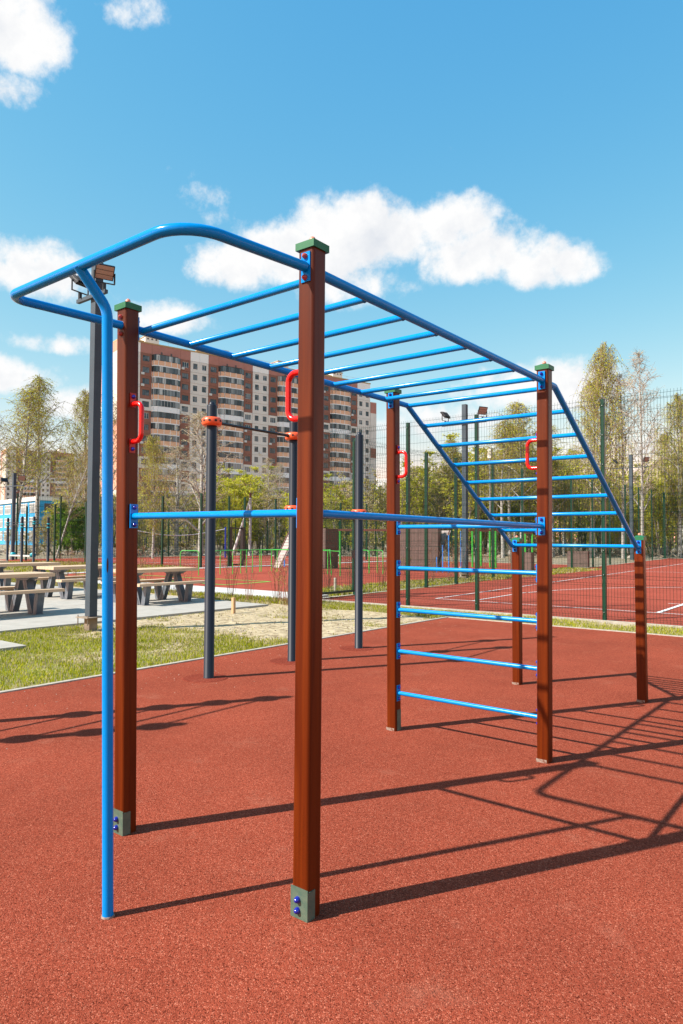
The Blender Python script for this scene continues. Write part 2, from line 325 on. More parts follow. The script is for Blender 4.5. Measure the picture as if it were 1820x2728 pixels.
# ------------------------------------------------------------------ mesh helpers
class MB:
    def __init__(s): s.v = []; s.f = []; s.m = []; s.sm = []
    def face(s, idx, mi=0, sm=False): s.f.append(idx); s.m.append(mi); s.sm.append(sm)
    def box(s, x0, x1, y0, y1, z0, z1, mi=0):
        b = len(s.v)
        s.v += [(x0,y0,z0),(x1,y0,z0),(x1,y1,z0),(x0,y1,z0),(x0,y0,z1),(x1,y0,z1),(x1,y1,z1),(x0,y1,z1)]
        for f in ((3,2,1,0),(4,5,6,7),(0,1,5,4),(1,2,6,5),(2,3,7,6),(3,0,4,7)): s.face(tuple(b+i for i in f), mi)
        return s
    def obox(s, c, ax, ay, az_, mi=0):      # oriented box: centre and three half vectors
        c = Vector(c); ax = Vector(ax); ay = Vector(ay); az_ = Vector(az_); b = len(s.v)
        for k in (-1, 1):
            for i, j in ((-1,-1),(1,-1),(1,1),(-1,1)): s.v.append(tuple(c+ax*i+ay*j+az_*k))
        for f in ((3,2,1,0),(4,5,6,7),(0,1,5,4),(1,2,6,5),(2,3,7,6),(3,0,4,7)): s.face(tuple(b+i for i in f), mi)
        return s
    def bar(s, p, q, w, h=None, mi=0, up=(0,0,1)):
        p = Vector(p); q = Vector(q); d = (q-p); n = d.normalized(); u = Vector(up)
        if abs(n.dot(u)) > .95: u = Vector((1,0,0))
        a = n.cross(u).normalized(); b_ = a.cross(n)
        return s.obox((p+q)/2, a*w/2, b_*(h or w)/2, d/2, mi)
    def tube(s, pts, r, seg=12, mi=0, cap=True, sm=True):
        pts = [Vector(p) for p in pts]; rr = r if isinstance(r, (list, tuple)) else [r]*len(pts)
        b = len(s.v); prev = None
        for i, p in enumerate(pts):
            t = (pts[min(i+1, len(pts)-1)] - pts[max(i-1, 0)])
            if t.length < 1e-9: t = Vector((0,0,1))
            t.normalize()
            if prev is None:
                u = Vector((0,0,1)) if abs(t.z) < .9 else Vector((1,0,0)); prev = t.cross(u).normalized()
            a = (prev - t*prev.dot(t))
            if a.length < 1e-6: a = t.orthogonal()
            a.normalize(); prev = a; c = t.cross(a)
            for k in range(seg):
                w = 2*math.pi*k/seg; s.v.append(tuple(p + (a*math.cos(w)+c*math.sin(w))*rr[i]))
        for i in range(len(pts)-1):
            for k in range(seg):
                k2 = (k+1) % seg
                s.face((b+i*seg+k, b+i*seg+k2, b+(i+1)*seg+k2, b+(i+1)*seg+k), mi, sm)
        if cap:
            e = b+(len(pts)-1)*seg; q = len(s.v); s.v += s.v[b:b+seg]+s.v[e:e+seg]
            s.face(tuple(q+k for k in range(seg))[::-1], mi); s.face(tuple(q+seg+k for k in range(seg)), mi)
        return s
    def lathe(s, c, prof, seg=16, mi=0, axis='z', sm=True):
        c = Vector(c); b = len(s.v)
        for r_, h in prof:
            for k in range(seg):
                w = 2*math.pi*k/seg; x, y = math.cos(w)*r_, math.sin(w)*r_
                if axis == 'z': p = (x, y, h)
                elif axis == 'y': p = (x, h, y)
                else: p = (h, x, y)
                s.v.append(tuple(c+Vector(p)))
        for i in range(len(prof)-1):
            for k in range(seg):
                k2 = (k+1) % seg; s.face((b+i*seg+k, b+i*seg+k2, b+(i+1)*seg+k2, b+(i+1)*seg+k), mi, sm)
        e = b+(len(prof)-1)*seg; q = len(s.v); s.v += s.v[b:b+seg]+s.v[e:e+seg]
        s.face(tuple(q+k for k in range(seg))[::-1], mi); s.face(tuple(q+seg+k for k in range(seg)), mi)
        return s
    def poly(s, pts, mi=0):
        b = len(s.v); s.v += [tuple(p) for p in pts]; s.face(tuple(range(b, b+len(pts))), mi); return s
    def mesh(s, name, mats):
        me = bpy.data.meshes.new(name); me.from_pydata(s.v, [], s.f)
        if isinstance(mats, str): mats = [mats]
        for m in mats: me.materials.append(MATS[m])
        me.polygons.foreach_set('material_index', s.m); me.polygons.foreach_set('use_smooth', s.sm)
        me.update(); return me
    def fix(s, me):
        bm = bmesh.new(); bm.from_mesh(me); bmesh.ops.recalc_face_normals(bm, faces=bm.faces); bm.to_mesh(me); bm.free()
    def build(s, name, mats, parent=None, recalc=True):
        me = s.mesh(name, mats)
        if recalc: s.fix(me)
        return put(name, me, parent)
WPOS = {}
def put(name, me, parent=None, loc=(0,0,0), rot=(0,0,0), scale=None):
    """link an object; its data is in world coordinates unless the parent is an Empty with local building"""
    o = bpy.data.objects.new(name, me); col.objects.link(o)
    if parent is not None: o.parent = parent
    o.location = loc; o.rotation_euler = rot
    if scale: o.scale = scale
    return o
def tag(o, label=None, cat=None, group=None, kind=None):
    if label: o['label'] = label
    if cat: o['category'] = cat
    if group: o['group'] = group
    if kind: o['kind'] = kind
    return o
def thing(name, label, cat, loc=(0,0,0), rz=0, group=None):
    o = bpy.data.objects.new(name, None); col.objects.link(o); o.location = loc; o.rotation_euler = (0,0,rz)
    o.empty_display_size = .2
    return tag(o, label, cat, group)
def dup(root, loc=None, rz=None, label=None, scale=None):
    r_ = root.copy(); col.objects.link(r_)
    if loc is not None: r_.location = loc
    if rz is not None: r_.rotation_euler = (0,0,rz)
    if label: r_['label'] = label
    if scale: r_.scale = scale
    for ch in list(root.children):
        c_ = ch.copy(); col.objects.link(c_); c_.parent = r_
        for g in list(ch.children):
            d_ = g.copy(); col.objects.link(d_); d_.parent = c_
    return r_
def bevel(o, w, seg=2):
    bm = bmesh.new(); bm.from_mesh(o.data)
    bmesh.ops.bevel(bm, geom=list(bm.edges), offset=w, segments=seg, affect='EDGES', profile=.5)
    bm.to_mesh(o.data); bm.free(); return o
def fillet(pts, rad, n=7):
    pts = [Vector(p) for p in pts]; out = [pts[0]]
    for i in range(1, len(pts)-1):
        a, p, b = pts[i-1], pts[i], pts[i+1]
        r_ = rad[i-1] if isinstance(rad, (list, tuple)) else rad
        d1 = (a-p).normalized(); d2 = (b-p).normalized(); ang = d1.angle(d2)
        t = r_/math.tan(ang/2); t = min(t, (a-p).length*.49, (b-p).length*.49); r_ = t*math.tan(ang/2)
        bis = (d1+d2).normalized(); cen = p + bis*(r_/math.sin(ang/2))
        s0 = p+d1*t; s1 = p+d2*t
        for k in range(n+1):
            q = s0.lerp(s1, k/n) - cen; out.append(cen + q.normalized()*r_)
    out.append(pts[-1]); return out

# ================================================================== SETTING
def sheet(name, pts, z, m, thick=0, kind='structure'):
    mb = MB(); P = [(x, y, z) for x, y in pts]
    if not thick: mb.poly(P)
    else:
        n = len(P); b = 0; mb.v = P + [(x, y, z-thick) for x, y in pts]
        mb.face(tuple(range(n)));
        for i in range(n): mb.face((i, i+n, (i+1)%n+n, (i+1)%n))
    o = mb.build(name, m); tag(o, kind=kind)
    if o.data.polygons[0].normal.z < 0: o.data.flip_normals()
    return o
sheet('ground', [(-1500,-1500),(1500,-1500),(1500,1500),(-1500,1500)], -.06, 'dirt')
sheet('rubber_floor', [(-4.82,-12),(14,-12),(14,9.56),(-4.82,9.56)], 0, 'rubber_red', .05)
mb = MB()
mb.box(-4.88,-4.82,-12,9.62,-.1,.012); mb.box(-4.82,14,9.56,9.62,-.1,.012)
tag(mb.build('rubber_floor_kerb', 'kerb_pale'), kind='structure')

# soil, sand and thin grass between the surfaces
def cover(x, y):
    """how much grass grows here, 0..1"""
    v = noise.fractal(Vector((x*.9, y*.9, 3.3)), .8, 2.1, 4)*.55 + .5
    if x < -4.8 and y < 9.6:
        # grass on the left, a sandy tongue between lamp post and the far corner
        g = (4.2 - y)*.34 + (x+7.2)*.12 + .05
        g = max(-.5, min(.32, g))
        if x > -5.6: g += .06
        v += g
        if y > 7.8: v -= .02
    else: v += .16
    return max(0, min(1, v))
def soil_patch(name, x0, x1, y0, y1, step):
    nx = int((x1-x0)/step)+1; ny = int((y1-y0)/step)+1
    vs = []; fs = []; cs = []
    for j in range(ny+1):
        for i in range(nx+1):
            x = x0+(x1-x0)*i/nx; y = y0+(y1-y0)*j/ny
            z = -.022 + .016*noise.fractal(Vector((x*1.7, y*1.7, .2)), 1, 2, 4)
            vs.append((x, y, z)); c = cover(x, y); cs.append((c, c, c, 1))
    for j in range(ny):
        for i in range(nx):
            a = j*(nx+1)+i; fs.append((a, a+1, a+nx+2, a+nx+1))
    me = bpy.data.meshes.new(name); me.from_pydata(vs, [], fs); me.materials.append(MATS['soil_and_grass'])
    ca = me.color_attributes.new('cover', 'FLOAT_COLOR', 'POINT')
    for i, c in enumerate(cs): ca.data[i].color = c
    for p in me.polygons: p.use_smooth = True
    return tag(put(name, me), kind='structure')
soil_patch('lawn_soil', -9.2, -4.88, -4, 10.84, .1)
soil_patch('verge_soil', -4.88, 7.5, 9.62, 10.84, .1)
soil_patch('far_verge_soil', -26, -9.2, 9.1, 10.3, .25)
soil_patch('fence_verge_soil', -11.6, -9.62, 12.02, 62, .4)

# concrete slab under the tables, with cast joints
mb = MB()
for i in range(4):
    for j in range(5):
        x1 = -9.15-i*3.0; y1 = 9.1-j*3.0
        mb.box(x1-2.985, x1, y1-2.985, y1, -.1, .02)
o = tag(mb.build('concrete_slab', 'concrete_slab'), kind='structure')
tag(MB().box(-10.4,-7.35,-.4,2.63,-.1,.03).build('small_concrete_slab', 'concrete_slab'), kind='structure')
tag(MB().box(-40,-9.72,10.3,11.92,-.1,.035).build('concrete_path', 'concrete_pale'), kind='structure')
# playground rubber, track and second court
sheet('playground_rubber', [(-25.2,11.92),(-11.62,11.92),(-12.6,40),(-25.2,40)], 0, 'rubber_court')
tag(MB().box(-25.8,-25.2,11.92,40,-.1,.02).build('playground_kerb', 'concrete_pale'), kind='structure')
sheet('far_court_rubber', [(-47,17),(-25.8,17),(-25.8,46),(-44,46)], .0, 'rubber_court')
sheet('far_left_lawn', [(-25.8,11.92),(-60,11.92),(-60,17.0),(-25.8,17.0)], -.01, 'soil_and_grass')
# fenced ball court
COURT = [(-9.3,10.98),(9,10.98),(9,61.5),(-13.1,61.5),(-11.7,42),(-10.35,26),(-9.62,18.5)]
sheet('court_rubber', COURT, 0, 'rubber_court')
mb = MB()
mb.box(-9.4,9,10.9,10.98,-.1,.015)
e = [(-9.3,10.98),(-9.62,18.5),(-10.35,26),(-11.7,42),(-13.1,61.5)]
for (a, b), (c, d) in zip(e[:-1], e[1:]): mb.poly([(a-.1,b,.02),(a,b,.02),(c,d,.02),(c-.1,d,.02)])
tag(mb.build('court_kerb', 'kerb_pale'), kind='structure')
lines = MB()
def line(pts, w=.05, z=.006, m=lines):
    for a, b in zip(pts[:-1], pts[1:]):
        a = Vector((a[0], a[1], 0)); b = Vector((b[0], b[1], 0)); d = (b-a).normalized(); n_ = Vector((-d.y, d.x, 0))*w/2
        a = a-d*w*.3; b = b+d*w*.3
        m.poly([(p.x, p.y, z) for p in (a-n_, b-n_, b+n_, a+n_)])
line([(-7.19,13.1),(8.2,13.15)]); line([(-7.19,13.1),(-7.62,21.9),(-8.1,33),(-8.89,47.3)], z=.0075)
line([(-6.17,13.12),(-6.3,16.3),(-5.95,18.1),(-5.22,19.85),(-4.4,21.1),(-3.42,22.0),(-2.0,22.75),(-.4,23.0),(1.4,22.7),(3,21.8),(4.6,20.2),(5.6,18),(5.9,13.12)], z=.009)
line([(-1.95,13.12),(-2.05,18.9),(2.6,18.9)], .09, z=.0105); line([(-2.3,15.5),(-2.0,15.5)], .05, z=.012)
line([(-8.3,33.2),(8.6,33.2)], z=.0105); line([(-8.89,47.3),(8,47.3)], z=.009)
tag(lines.build('court_lines', 'white_line', recalc=False), kind='structure')
fl = MB()
for x in (-27.3,-29.6,-33.5,-38.5): line([(x,21),(x-1,44)], .07, .012, fl)
for y in (24.5,30.5,37): line([(-27,y),(-43,y)], .07, .0135, fl)
tag(fl.build('far_court_lines', 'white_line', recalc=False), kind='structure')
gl = MB()
for a, b, z in (((-20.5,14.9),(-15.1,15.25),.012),((-20.5,14.9),(-24,14.7),.0135),((-15.1,15.25),(-14.9,13.05),.0135),((-14.9,13.05),(-20.5,13.2),.012),((-20.5,13.7),(-24.5,13.5),.015)):
    line([a, b], .11, z, gl)
tag(gl.build('playground_lines', 'green_line', recalc=False), kind='structure')

# ================================================================== CLIMBING FRAME
frame = thing('climbing_frame', 'blue overhead ladder on six reddish brown timber posts with green caps, nearest thing', 'climbing frame', (0,0,0))
HS = .0418
def post(base, top, cap_bolt, bracket=None, worn=False):
    bx, by, bz = base; tx, ty, tz = top; h = tz-.038
    mb = MB()
    mb.box(-HS, HS, -HS, HS, -.05, h)
    o = mb.build('post', 'stained_pine', frame)
    bm = bmesh.new(); bm.from_mesh(o.data)
    ed = [e_ for e_ in bm.edges if abs(e_.verts[0].co.z-e_.verts[1].co.z) > .5]
    bmesh.ops.bevel(bm, geom=ed, offset=.014, segments=6, affect='EDGES', profile=.5)
    for f in bm.faces: f.smooth = False
    bm.to_mesh(o.data); bm.free()
    o.location = (bx, by, 0)
    d = Vector((tx-bx, ty-by, tz)); o.rotation_euler = (math.atan2(-d.y, d.z), math.atan2(d.x, d.z), 0)
    c = MB(); w = HS+.0075
    c.v += [(-w,-w,h-.012),(w,-w,h-.012),(w,w,h-.012),(-w,w,h-.012),(-w,-w,h+.018),(w,-w,h+.018),(w,w,h+.018),(-w,w,h+.018)]
    for f in ((3,2,1,0),(0,1,5,4),(1,2,6,5),(2,3,7,6),(3,0,4,7)): c.face(f)
    b = len(c.v); n_ = 6                     # domed lid
    for j in range(n_+1):
        for i in range(n_+1):
            u = -1+2*i/n_; v = -1+2*j/n_
            c.v.append((u*w, v*w, h+.018+.017*(1-u*u)*(1-v*v)))
    for j in range(n_):
        for i in range(n_):
            a = b+j*(n_+1)+i; c.face((a, a+1, a+n_+2, a+n_+1), 0, True)
    c.build('cap', 'green_plastic', o)
    if cap_bolt:
        k = MB(); k.lathe((.0,.0,h+.036), [(.013,0),(.013,.006),(.01,.013),(.004,.017)], 12); k.build('cap_bolt', 'orange_bolt', o)
    if bracket:
        k = MB(); g = .0035
        k.box(-HS-.001, HS+g, -HS-g, -HS+.0, -.01, bracket)
        k.box(HS, HS+g, -HS, .0, -.01, bracket-.008)
        k.build('foot_bracket', 'bracket_green', o)
        for z in (.032, bracket-.045):
            q = MB(); q.lathe((-.004, -HS-g, z), [(.013,0),(.013,-.006),(.0095,-.014),(.004,-.018)], 12, axis='y'); q.build('bolt', 'blue_bolt', o)
    if worn:
        k = MB(); k.box(-HS-.0015, HS-.012, -HS-.0015, -HS+.001, 0, .022); k.build('worn_foot', 'worn_foot', o)
    return o
TP = {}
P1 = post((.003,0,0), (.009,.006,2.702), True, .118)
P2 = post((-1.222,.008,0), (-1.238,-.016,2.706), True, .118)
P3 = post((-1.225,2.426,0), (-1.237,2.423,2.688), True, None, True)
P4 = post((-.008,2.425,0), (.006,2.433,2.688), True, None, True)
P5 = post((-1.204,4.655,0), (-1.205,4.658,1.512), True, None, True)
P6 = post((.017,4.655,0), (.009,4.65,1.534), True, None, True)
tag(P3, 'post with a long scratch and a small steel foot at its side'); del P3['label']
# small metal foot beside the rear left post
MB().box(HS, HS+.004, -.02, .03, 0, .16).build('foot_bracket', 'bracket_green', P3)

RR = .0212
# mounting plates: on face (+x,-x,+y,-y) at point, with bolts above and below
def plate(parent, p, face, bolt='blue_bolt', h=.122, w=.046, col_='blue_paint'):
    p = Vector(p); ax = {'+x':(1,0,0),'-x':(-1,0,0),'+y':(0,1,0),'-y':(0,-1,0)}[face]; n_ = Vector(ax); s_ = Vector((0,0,1)).cross(n_)
    mb = MB(); mb.obox(p+n_*.003, s_*w/2, n_*.003, Vector((0,0,h/2)))
    mb.build('mounting_plate', col_, parent)
    for dz in (-h/2+.017, h/2-.017):
        q = MB(); c = p+n_*.006+Vector((0,0,dz)); sg = 1 if face[0] == '+' else -1
        q.lathe(c, [(.0115,0),(.0115,.006*sg),(.0085,.013*sg),(.003,.017*sg)], 12, axis=face[1]); q.build('bolt', bolt, parent)
# front hoop (between the two front posts, bulging towards the viewer)
pa = Vector((.013,-HS-.004,2.575)); pb = Vector((-1.235,-HS-.012,2.572))
hoop = MB().tube(fillet([pa,(-.02,-.63,2.555),(-1.229,-.642,2.553),pb], [.17,.085], 9), RR, 18).build('front_hoop', 'blue_paint', frame)
plate(hoop, (.013,-HS+.006,2.575), '-y', 'red_bolt'); plate(hoop, (-1.236,-HS-.008,2.572), '-y', 'red_bolt')
# support pole of the hoop
pole = MB().tube(fillet([(-.59,-.499,-.02),(-.629,-.525,2.405),(-.652,-.642,2.553)], .11, 8), .0215, 18).build('support_pole', 'blue_paint', frame)
MB().lathe((-.59,-.499,0), [(.026,-.01),(.0265,.001),(.024,.006)], 16).build('ground_sleeve', 'worn_foot', pole)
cdir = Vector((.835,-.55,0)); ck = MB(); cc = Vector((-.612,-.514,1.37))+cdir*.0217; ct = Vector((.55,.835,0))
ck.v += [tuple(cc+ct*.0035*math.cos(q*math.pi/6)+Vector((0,0,.03))*math.sin(q*math.pi/6)) for q in range(12)]; ck.face(tuple(range(12)))
ck.build('paint_chip', 'hole_dark', pole)
# rails
def rail(name, pts, plates):
    o = MB().tube(pts, RR, 18).build(name, 'blue_paint', frame)
    for p, f, b in plates: plate(o, p, f, b)
    return o
railL = [(-1.236,.045,2.572),(-1.229,2.375,2.573)]
railR = [(.013,.05,2.573),(.006,2.380,2.562)]
rail('side_rail', railR, [((.013,HS+.006,2.573),'+y','red_bolt'),((.006,2.425-HS+.004,2.562),'-y','blue_bolt')])
rail('side_rail', railL, [((-1.236,HS-.01,2.572),'+y','red_bolt'),((-1.229,2.424-HS,2.575),'-y','blue_bolt')])
slR = [(.006,2.475,2.562),(.004,2.613,2.560),(-.018,4.594,1.421),(-.005,4.612,1.421)]
slopeR = [(.006,2.473,2.562),(.005,2.613,2.560),(.006,4.560,1.423),(.010,4.604,1.421)]
slopeL = [(-1.229,2.47,2.572),(-1.224,2.612,2.570),(-1.218,4.56,1.423),(-1.214,4.604,1.421)]
def rfil(p): return fillet(p, .03, 4)
rail('sloping_rail', rfil(slopeR), [((.006,2.432+HS,2.562),'+y','blue_bolt'),((.012,4.652-HS,1.421),'-y','blue_bolt')])
rail('sloping_rail', rfil(slopeL), [((-1.229,2.424+HS,2.575),'+y','blue_bolt'),((-1.207,4.656-HS,1.421),'-y','blue_bolt')])
def rung(a, b, r_):               # with the weld bead at either end
    a = Vector(a); b = Vector(b); d = (b-a).normalized()
    pts = [a, a+d*.0085, a+d*.011, a+d*.0145, b-d*.0145, b-d*.011, b-d*.0085, b]
    MB().tube(pts, [r_,r_*1.13,r_*1.13,r_,r_,r_*1.13,r_*1.13,r_], 16).build('rung', 'blue_paint', frame)
def lerp3(a, b, t): return tuple(a[i]+(b[i]-a[i])*t for i in range(3))
for i in range(9):
    y = .067+.3179*i
    if i < 8: tl = (y-.045)/(2.375-.045); L_ = lerp3(railL[0], railL[1], tl); R_ = lerp3(railR[0], railR[1], (y-.05)/(2.38-.05))
    else: L_ = (-1.224,2.612,2.57); R_ = (.005,2.613,2.56)
    dz = -.004
    rung((L_[0]+.012,y,L_[2]+dz), (R_[0]-.012,y,R_[2]+dz), .0168)
for i in range(1, 9):
    t = i/8
    if i < 8: a = lerp3(slopeL[1], slopeL[2], t*.995); b = lerp3(slopeR[1], slopeR[2], t*.995)
    else: a = (-1.218,4.585,1.423); b = (.008,4.585,1.422)
    rung((a[0]+.012,a[1],a[2]+.004), (b[0]-.012,b[1],b[2]+.004), .0165)
# waist bars and wall ladder
def wbar(name, a, b, fa, fb, r_=.0165, bolt='blue_bolt'):
    o = MB().tube([a, b], r_, 16).build(name, 'blue_paint', frame)
    plate(o, a, fa, bolt); plate(o, b, fb, bolt); return o
xl = -1.227+HS; xr = -HS
wbar('front_bar', (xl+.0015,0,1.591), (.004+xr,0,1.583), '+x', '-x')
wbar('side_bar', (.003,HS,1.583), (-.001,2.427-HS,1.573), '+y', '-y')
for z in (1.578, 1.257, .932, .612, .289):
    wbar('ladder_rung', (-1.23+HS+.0015,2.425,z), (-.003+xr,2.427,z-.003), '+x', '-x', .0155)
# red grips, each on two small plates
def grip(px_, py_, sgn):
    x0 = px_+sgn*(HS+.001)
    pts = [(x0,py_,2.165),(x0+sgn*.078,py_,2.165),(x0+sgn*.078,py_,1.972),(x0,py_,1.972)]
    o = MB().tube(fillet(pts, .05, 8), .0125, 14).build('grip', 'red_paint', frame)
    for z, zb in ((2.186,2.203),(1.951,1.934)):
        m_ = MB(); m_.obox((x0+sgn*.0025,py_,z), (.0025,0,0), (0,.017,0), (0,0,.036)); m_.build('grip_plate', 'red_plate', o)
        q = MB(); q.lathe((x0+sgn*.005,py_,zb), [(.0105,0),(.0105,sgn*.005),(.008,sgn*.011),(.003,sgn*.014)], 12, axis='x'); q.build('bolt', 'blue_bolt', o)
grip(-1.235, -.01, 1); grip(.008, 0, -1); grip(-1.233, 2.425, 1); grip(.002, 2.43, -1)

# ================================================================== PULL UP BARS (graphite posts, orange clamps)
def clamp_mesh(o, c, axisdir, m='orange_plastic', r=.108, h=.088):
    mb = MB(); x, y, z = c
    mb.lathe((x,y,z), [(.056,-h/2),(r*.86,-h/2),(r,-h*.28),(r,h*.28),(r*.86,h/2),(.056,h/2)], 20, 0)
    # finger holes round the rim
    for k in range(10):
        w = 2*math.pi*(k+.5)/10; d = Vector((math.cos(w), math.sin(w), 0)); t = Vector((-d.y, d.x, 0))
        p = Vector((x,y,z+.004)) + d*(r*.995); ring = []
        b = len(mb.v)
        for q in range(8):
            a = 2*math.pi*q/8; mb.v.append(tuple(p+t*.016*math.cos(a)+Vector((0,0,.0135))*math.sin(a)+d*.0015))
        mb.face(tuple(range(b, b+8)), 1)
    return mb.build('clamp', [m, 'hole_dark'], o)
def pull_up_set(name, label, posts, bars, H_=2.96, m='orange_plastic', r=.0545, group=None):
    t = thing(name, label, 'pull up bars', (posts[0][0], posts[0][1], 0), 0, group)
    ox, oy = posts[0][0], posts[0][1]; po = []
    for (x, y) in posts:
        mb = MB(); x -= ox; y -= oy
        mb.lathe((x,y,0), [(r+.004,-.03),(r+.004,.008),(r,.012),(r,H_-.05),(r-.003,H_-.04),(r*.62,H_-.036),(r*.6,H_-.02),(r*.45,H_-.006),(r*.15,H_)], 22)
        po.append(mb.build('post', 'graphite_paint', t))
        if m == 'orange_plastic': MB().lathe((x-.02,y-.03,0), [(.24,.0005),(.235,.004)], 24, sm=False).build('rubber_patch', 'rubber_patch', po[-1])
    for i, j, z in bars:
        a = Vector((posts[i][0]-ox, posts[i][1]-oy, z)); b = Vector((posts[j][0]-ox, posts[j][1]-oy, z)); d = (b-a).normalized()
        MB().tube([a+d*.08, a+d*.16, b-d*.16, b-d*.08], [.024,.016,.016,.024], 12).build('bar', 'black_steel', t)
        clamp_mesh(po[i], (a.x, a.y, z), d, m); clamp_mesh(po[j], (b.x, b.y, z), d, m)
    return t
pull_up_set('pull_up_bars', 'three graphite pull-up posts with orange clamps standing behind the blue climbing frame', [(-3.88,2.84),(-3.895,4.165),(-3.875,5.48)], [(0,1,2.74),(1,2,1.845)])
pull_up_set('pull_up_bars', 'graphite post pair with stacked bars left of the view, casting ladder-like shadows', [(-4.24,-.1),(-4.24,-1.34)], [(0,1,2.74),(0,1,2.32),(0,1,1.88),(0,1,1.27)])
for (x, y) in [(-3.88,2.84),(-3.895,4.165)]:
    pass

# ================================================================== LAMP POSTS
def floodlight(parent, c, ndir, w=.30, h=.24):
    n_ = Vector(ndir).normalized(); s_ = Vector((0,0,1)).cross(n_).normalized(); u_ = n_.cross(s_)
    c = Vector(c); mb = MB()
    mb.obox(c, s_*w/2, u_*h/2, n_*.022, 0)
    for k in range(3): mb.obox(c+u_*(h*(.31-.31*k))+n_*.024, s_*w*.45, u_*h*.135, n_*.004, 1)
    for k in range(6): mb.obox(c-n_*.04+s_*w*(-.4+.16*k), s_*.005, u_*h*.44, n_*.02, 0)
    for sg in (-1, 1): mb.bar(c+s_*sg*(w/2+.012), c+s_*sg*(w/2+.012)+Vector((0,0,-h*.75)), .012, .03)
    mb.bar(c-s_*(w/2+.018)+Vector((0,0,-h*.75)), c+s_*(w/2+.018)+Vector((0,0,-h*.75)), .03, .012)
    mb.bar(c+Vector((0,0,-h*.75)), c+Vector((0,0,-h*.75-.12)), .045)
    return mb.build('floodlight', ['black_steel', 'led_panel'], parent)
def lamp_post(loc, H_, label, sec=.15, arm=.37, foot=True, d1=(.75,-.35,-.42), d2=(-.8,.1,-.7), sc=1.0, rz=0):
    t = thing('lamp_post', label, 'lamp post', loc, rz, 'floodlight posts')
    z0 = .2 if foot else 0
    MB().box(-sec/2, sec/2, -sec/2, sec/2, z0+.012, H_).build('pole', 'lamp_steel', t)
    if foot:
        MB().box(-sec/2-.005, sec/2+.005, -sec/2-.005, sec/2+.005, -.05, .185).build('concrete_foot', 'debris_brown', t)
        k = MB(); k.box(-.17, .17, -.17, .17, .19, .205)
        for sx in (-1, 1):
            for sy in (-1, 1): k.tube([(sx*.145,sy*.145,.08),(sx*.145,sy*.145,.235)], .01, 6)
        k.build('base_plate', 'debris_brown', t)
    za = H_-.6*sc
    MB().bar((-arm*sc,-.095*1,za), (arm*sc,-.095*1,za), .06, .06).build('cross_arm', 'lamp_steel', t)
    floodlight(t, (arm*sc*.85,-.095,za+.33*sc), d1, .30*sc, .24*sc); floodlight(t, (-arm*sc*.85,-.095,za+.33*sc), d2, .30*sc, .24*sc)
    return t
lamp_post((-8.425,4.252,0), 6.07, 'tall dark grey lamp post with two floodlights, beside the picnic tables near the front left', sec=.138, arm=.42, d1=(.8,-.3,-.62), d2=(-.75,-.1,-.85))
lamp_post((-10.86,21.44,0), 6.67, 'grey lamp post with two floodlights behind the near green fence', sec=.17, arm=.75, sc=1.25)
lamp_post((-13.95,54.0,0), 8.2, 'distant grey lamp post beside the far right birch', sec=.24, arm=.8, sc=1.7, foot=False)
lamp_post((-44.8,20.8,0), 5.9, 'dark lamp post beyond the picnic tables at the far left', sec=.2, arm=.95, sc=1.5, foot=False)

# ================================================================== PICNIC TABLES
def picnic_table(label):
    t = thing('picnic_table', label, 'picnic table', (0,0,0), 0, 'picnic tables on the concrete slab')
    for k in range(6):
        x = -.4+.8*(k+.5)/6
        MB().box(x-.0635, x+.0635, -.95, .95, .725, .795).build('top_plank', 'bench_wood', t)
    for sg in (-1, 1):
        for k in range(2):
            x = sg*(.535+.135*k); MB().box(x-.064, x+.064, -.93, .97, .445, .5).build('bench_plank', 'bench_wood', t)
    for y in (-.62, .55):
        fr = MB()
        def pl(a, b, w=.2, th=.008):      # slanted flat steel strip, broad along y
            fr.bar(a, b, w, th, up=(1,0,0) if abs(a[0]-b[0]) < .01 else (0,1,0))
        for sg in (-1, 1):
            def strip(x0, z0, x1, z1, w=.17, th=.012):
                d = Vector((x1-x0, 0, z1-z0)); n_ = Vector((-d.z, 0, d.x)).normalized()
                fr.obox(((x0+x1)/2, y, (z0+z1)/2), d/2, (0, w/2, 0), n_*th/2)
            strip(sg*.40, .026, sg*.13, .66); strip(sg*.52, .026, sg*.60, .44)
            strip(sg*.36, .026, sg*.56, .026)
            fr.poly([(sg*.30,y-.085,.026),(sg*.46,y-.085,.026),(sg*.19,y-.085,.66),(sg*.05,y-.085,.66)])
            fr.poly([(sg*.47,y-.086,.026),(sg*.60,y-.086,.026),(sg*.67,y-.086,.44),(sg*.54,y-.086,.44)])
        fr.v_ = 0
        b = len(fr.v)
        fr.v += [(-.36,y-.085,.724),(.36,y-.085,.724),(.2,y-.085,.655),(-.2,y-.085,.655),(-.36,y+.085,.724),(.36,y+.085,.724),(.2,y+.085,.655),(-.2,y+.085,.655)]
        for f in ((0,1,2,3),(4,5,6,7),(0,1,5,4),(3,2,6,7),(0,3,7,4),(1,2,6,5)): fr.face(tuple(b+i for i in f))
        fr.build('leg_frame', 'table_steel', t)
    return t
spots = [((-11.53,4.18), 'nearest picnic table on the slab, cut by the left edge of the view'),
         ((-11.53,7.79), 'picnic table with pale wood top at the right end of the slab'),
         ((-14.2,7.52), 'picnic table behind the tall grey lamp post, its plank ends lit'),
         ((-16.95,7.35), 'picnic table in the back row, second from the left edge of the view'),
         ((-19.7,7.2), 'farthest picnic table, at the left edge of the view')]
T0 = picnic_table(spots[0][1]); T0.location = (*spots[0][0], 0)
for (x, y), lb in spots[1:]: dup(T0, (x, y, 0), label=lb)

